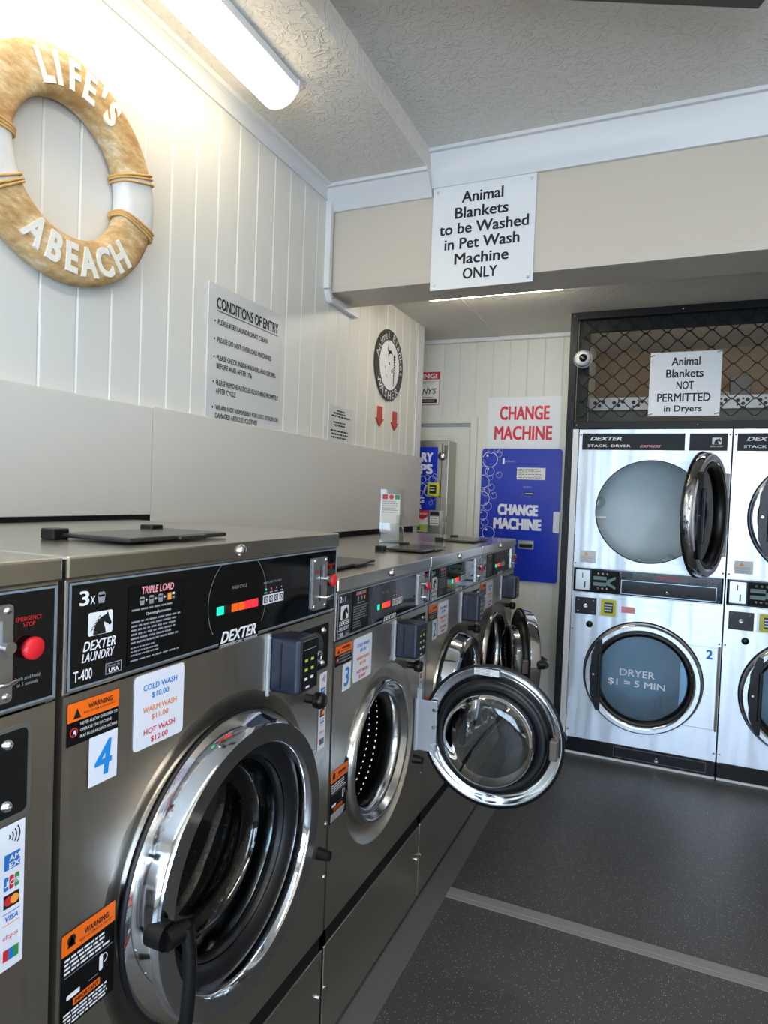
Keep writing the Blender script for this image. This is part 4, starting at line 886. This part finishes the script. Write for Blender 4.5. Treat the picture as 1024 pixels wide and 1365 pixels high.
b = MB(); b.box(.578, .668, .60, .838, .165, .19, DISPS, .003); b.rect(.592, .655, .80, .825, .191, INK); b.rect(.592, .655, .735, .795, .191, PAPER); b.lines(.597, .65, .74, .79, 3, .1915, INK, .3, 4); b.rect(.62, .624, .64, .70, .191, INK); b.build('coin_box', t)
b = MB(); b.lathe([(.03, .165), (.028, .18), (.02, .19), (0, .193)], .655, 1.205, SILVER, 20); b.box(.672, .69, 1.19, 1.28, .165, .185, BROWNP, .002); b.build('lock', t)

# ------------------------------------------------------------------ lights and the fixture at the top edge
t = thing('ceiling_light', 'lit white batten light on the low ceiling above the life ring', 'ceiling light', (.225, .62, 2.90))
b = MB(); b.T = Matrix.Identity(4)
L_ = 1.335
world_box(b, -.075, .075, 0, L_, -.03, -.001, SIGNW, .004)
for y in (-.006, L_-.006): world_box(b, -.078, .078, y, y+.012, -.045, -.001, SIGNW, .004)
b.build('body', t)
b = MB(); sec = [(.072*math.cos(a), -.030-.058*math.sin(a)) for a in (PI*i/16 for i in range(17))]; k = len(sec); vs = [(x, y, z) for y in (.004, L_-.004) for x, z in sec]
b.add(vs, [(i, i+k, i+k+1, i+1) for i in range(k-1)], WARML, True); b.add(vs[:k], [tuple(range(k-1, -1, -1))], WARML); b.add(vs[k:], [tuple(range(k))], WARML); b.build('lens', t)
t = thing('ceiling_light', 'lit slim batten light on the rear ceiling just behind the beam', 'ceiling light', (.30, 3.33, 2.59))
b = MB(); world_box(b, 0, .70, -.03, .03, -.02, -.001, SIGNW, .003); b.build('body', t)
b = MB(); sec = [(.028*math.cos(a), -.020-.038*math.sin(a)) for a in (PI*i/10 for i in range(11))]; k = len(sec); vs = [(x, y, z) for x in (.004, .696) for y, z in sec]
b.add(vs, [(i, i+1, i+k+1, i+k) for i in range(k-1)], REARL, True); b.add(vs[:k], [tuple(range(k))], REARL); b.add(vs[k:], [tuple(range(k-1, -1, -1))], REARL); b.build('lens', t)

def batten(label, x0, y0, ln, zc, mat, along_y=True, k_=1.0):
    t = thing('ceiling_light', label, 'ceiling light', (x0, y0, zc), 0 if along_y else -PI/2)
    b = MB(); world_box(b, -.075*k_, .075*k_, 0, ln, -.03*k_, -.001, SIGNW, .003); b.build('body', t)
    b = MB(); sec = [(.07*k_*math.cos(a), -.030*k_-.055*k_*math.sin(a)) for a in (PI*i/12 for i in range(13))]; k = len(sec); vs = [(x, y, z) for y in (.004, ln-.004) for x, z in sec]
    b.add(vs, [(i, i+k, i+k+1, i+1) for i in range(k-1)], mat, True); b.add(vs[:k], [tuple(range(k-1, -1, -1))], mat); b.add(vs[k:], [tuple(range(k))], mat); b.build('lens', t)
batten('added unseen white batten light on the raised ceiling over the entrance', 2.3, -2.2, 1.4, 2.99, ROOM_FILL)  # added out of view to raise the light in the room
batten('added unseen white batten light on the raised ceiling over the middle of the floor', 2.3, -.3, 1.4, 2.99, ROOM_FILL)  # second unseen batten, also added for room light
batten('short added hidden batten light above the dryers behind the mesh', 1.2, 4.13, 1.0, 2.585, PLANT_FILL, False, .45)  # added fill light, tucked out of sight behind the grille border
b = MB(); pts = [(-.9, 0), (-.9, -.13)] + [(.36+.04*math.cos(a), -.09+.04*math.sin(a)) for a in (-PI/2+PI/2*i/6 for i in range(7))] + [(.40, 0)]
k = len(pts); vs = [(x, y+.0, z) for z in (0, -.03) for x, y in pts]
b.add(vs, [tuple(range(k-1, -1, -1)), tuple(range(k, 2*k))]+[(i, (i+1) % k, (i+1) % k+k, i+k) for i in range(k)], DKOLIVE)
world_box(b, -.3, -.24, -.08, -.02, 0, .14, DKOLIVE)
o = tag(b.build('ceiling_fixture'), 'dark grey flat fixture just entering the top edge under the raised ceiling', 'ceiling fixture'); o.location = (1.33, 1.925, 2.90); o.rotation_euler = (0, 0, math.atan2(.18, .403))

# ------------------------------------------------------------------ brochure holder on the washer with label 2
b = MB(); b.box(-.055, .055, .002, .245, -.006, -.003, ACRYL); b.box(-.055, .055, .0, .003, -.05, .06, ACRYL); b.box(-.055, .055, .003, .09, .03, .033, ACRYL); b.box(-.055, -.052, .003, .09, -.003, .03, ACRYL); b.box(.052, .055, .003, .09, -.003, .03, ACRYL)
b.box(.02, .09, .085, .13, .034, .036, ACRYL); o = tag(b.build('brochure_holder'), 'clear acrylic brochure holder standing on the steel washer tops', 'brochure holder'); o.location = (.345, 2.815, 1.2622); o.rotation_euler = (0, 0, D2(24))
t = thing('brochure', 'pale brochure with red and green squares leaning in the clear acrylic holder', 'brochure', (.345, 2.815, 1.266), D2(24))
b = MB(); vs = []; N = 10
for i in range(N+1):
    v = .005+.215*i/N; nn = .020-.018*math.sin(PI/2*i/N)+.0
    vs += [(-.048, -nn, v), (.036, -nn, v)]
b.add(vs, [(2*i, 2*i+1, 2*i+3, 2*i+2) for i in range(N)], PAPER)
b.build('sheet', t)
b = MB(); b.rect(-.046, -.022, .196, .218, .0045, CARDR); b.rrect(-.016, .006, .196, .218, .0045, .0045, .01, CARDR); b.rect(.012, .034, .196, .218, .0045, GREENP); b.build('heading_print', t); b = MB(); b.lines(-.044, .03, .13, .19, 6, .0075, INKG, .3, 4); b.lines(-.044, -.01, .03, .06, 2, .019, PINK, .6, 5); b.build('print', t)
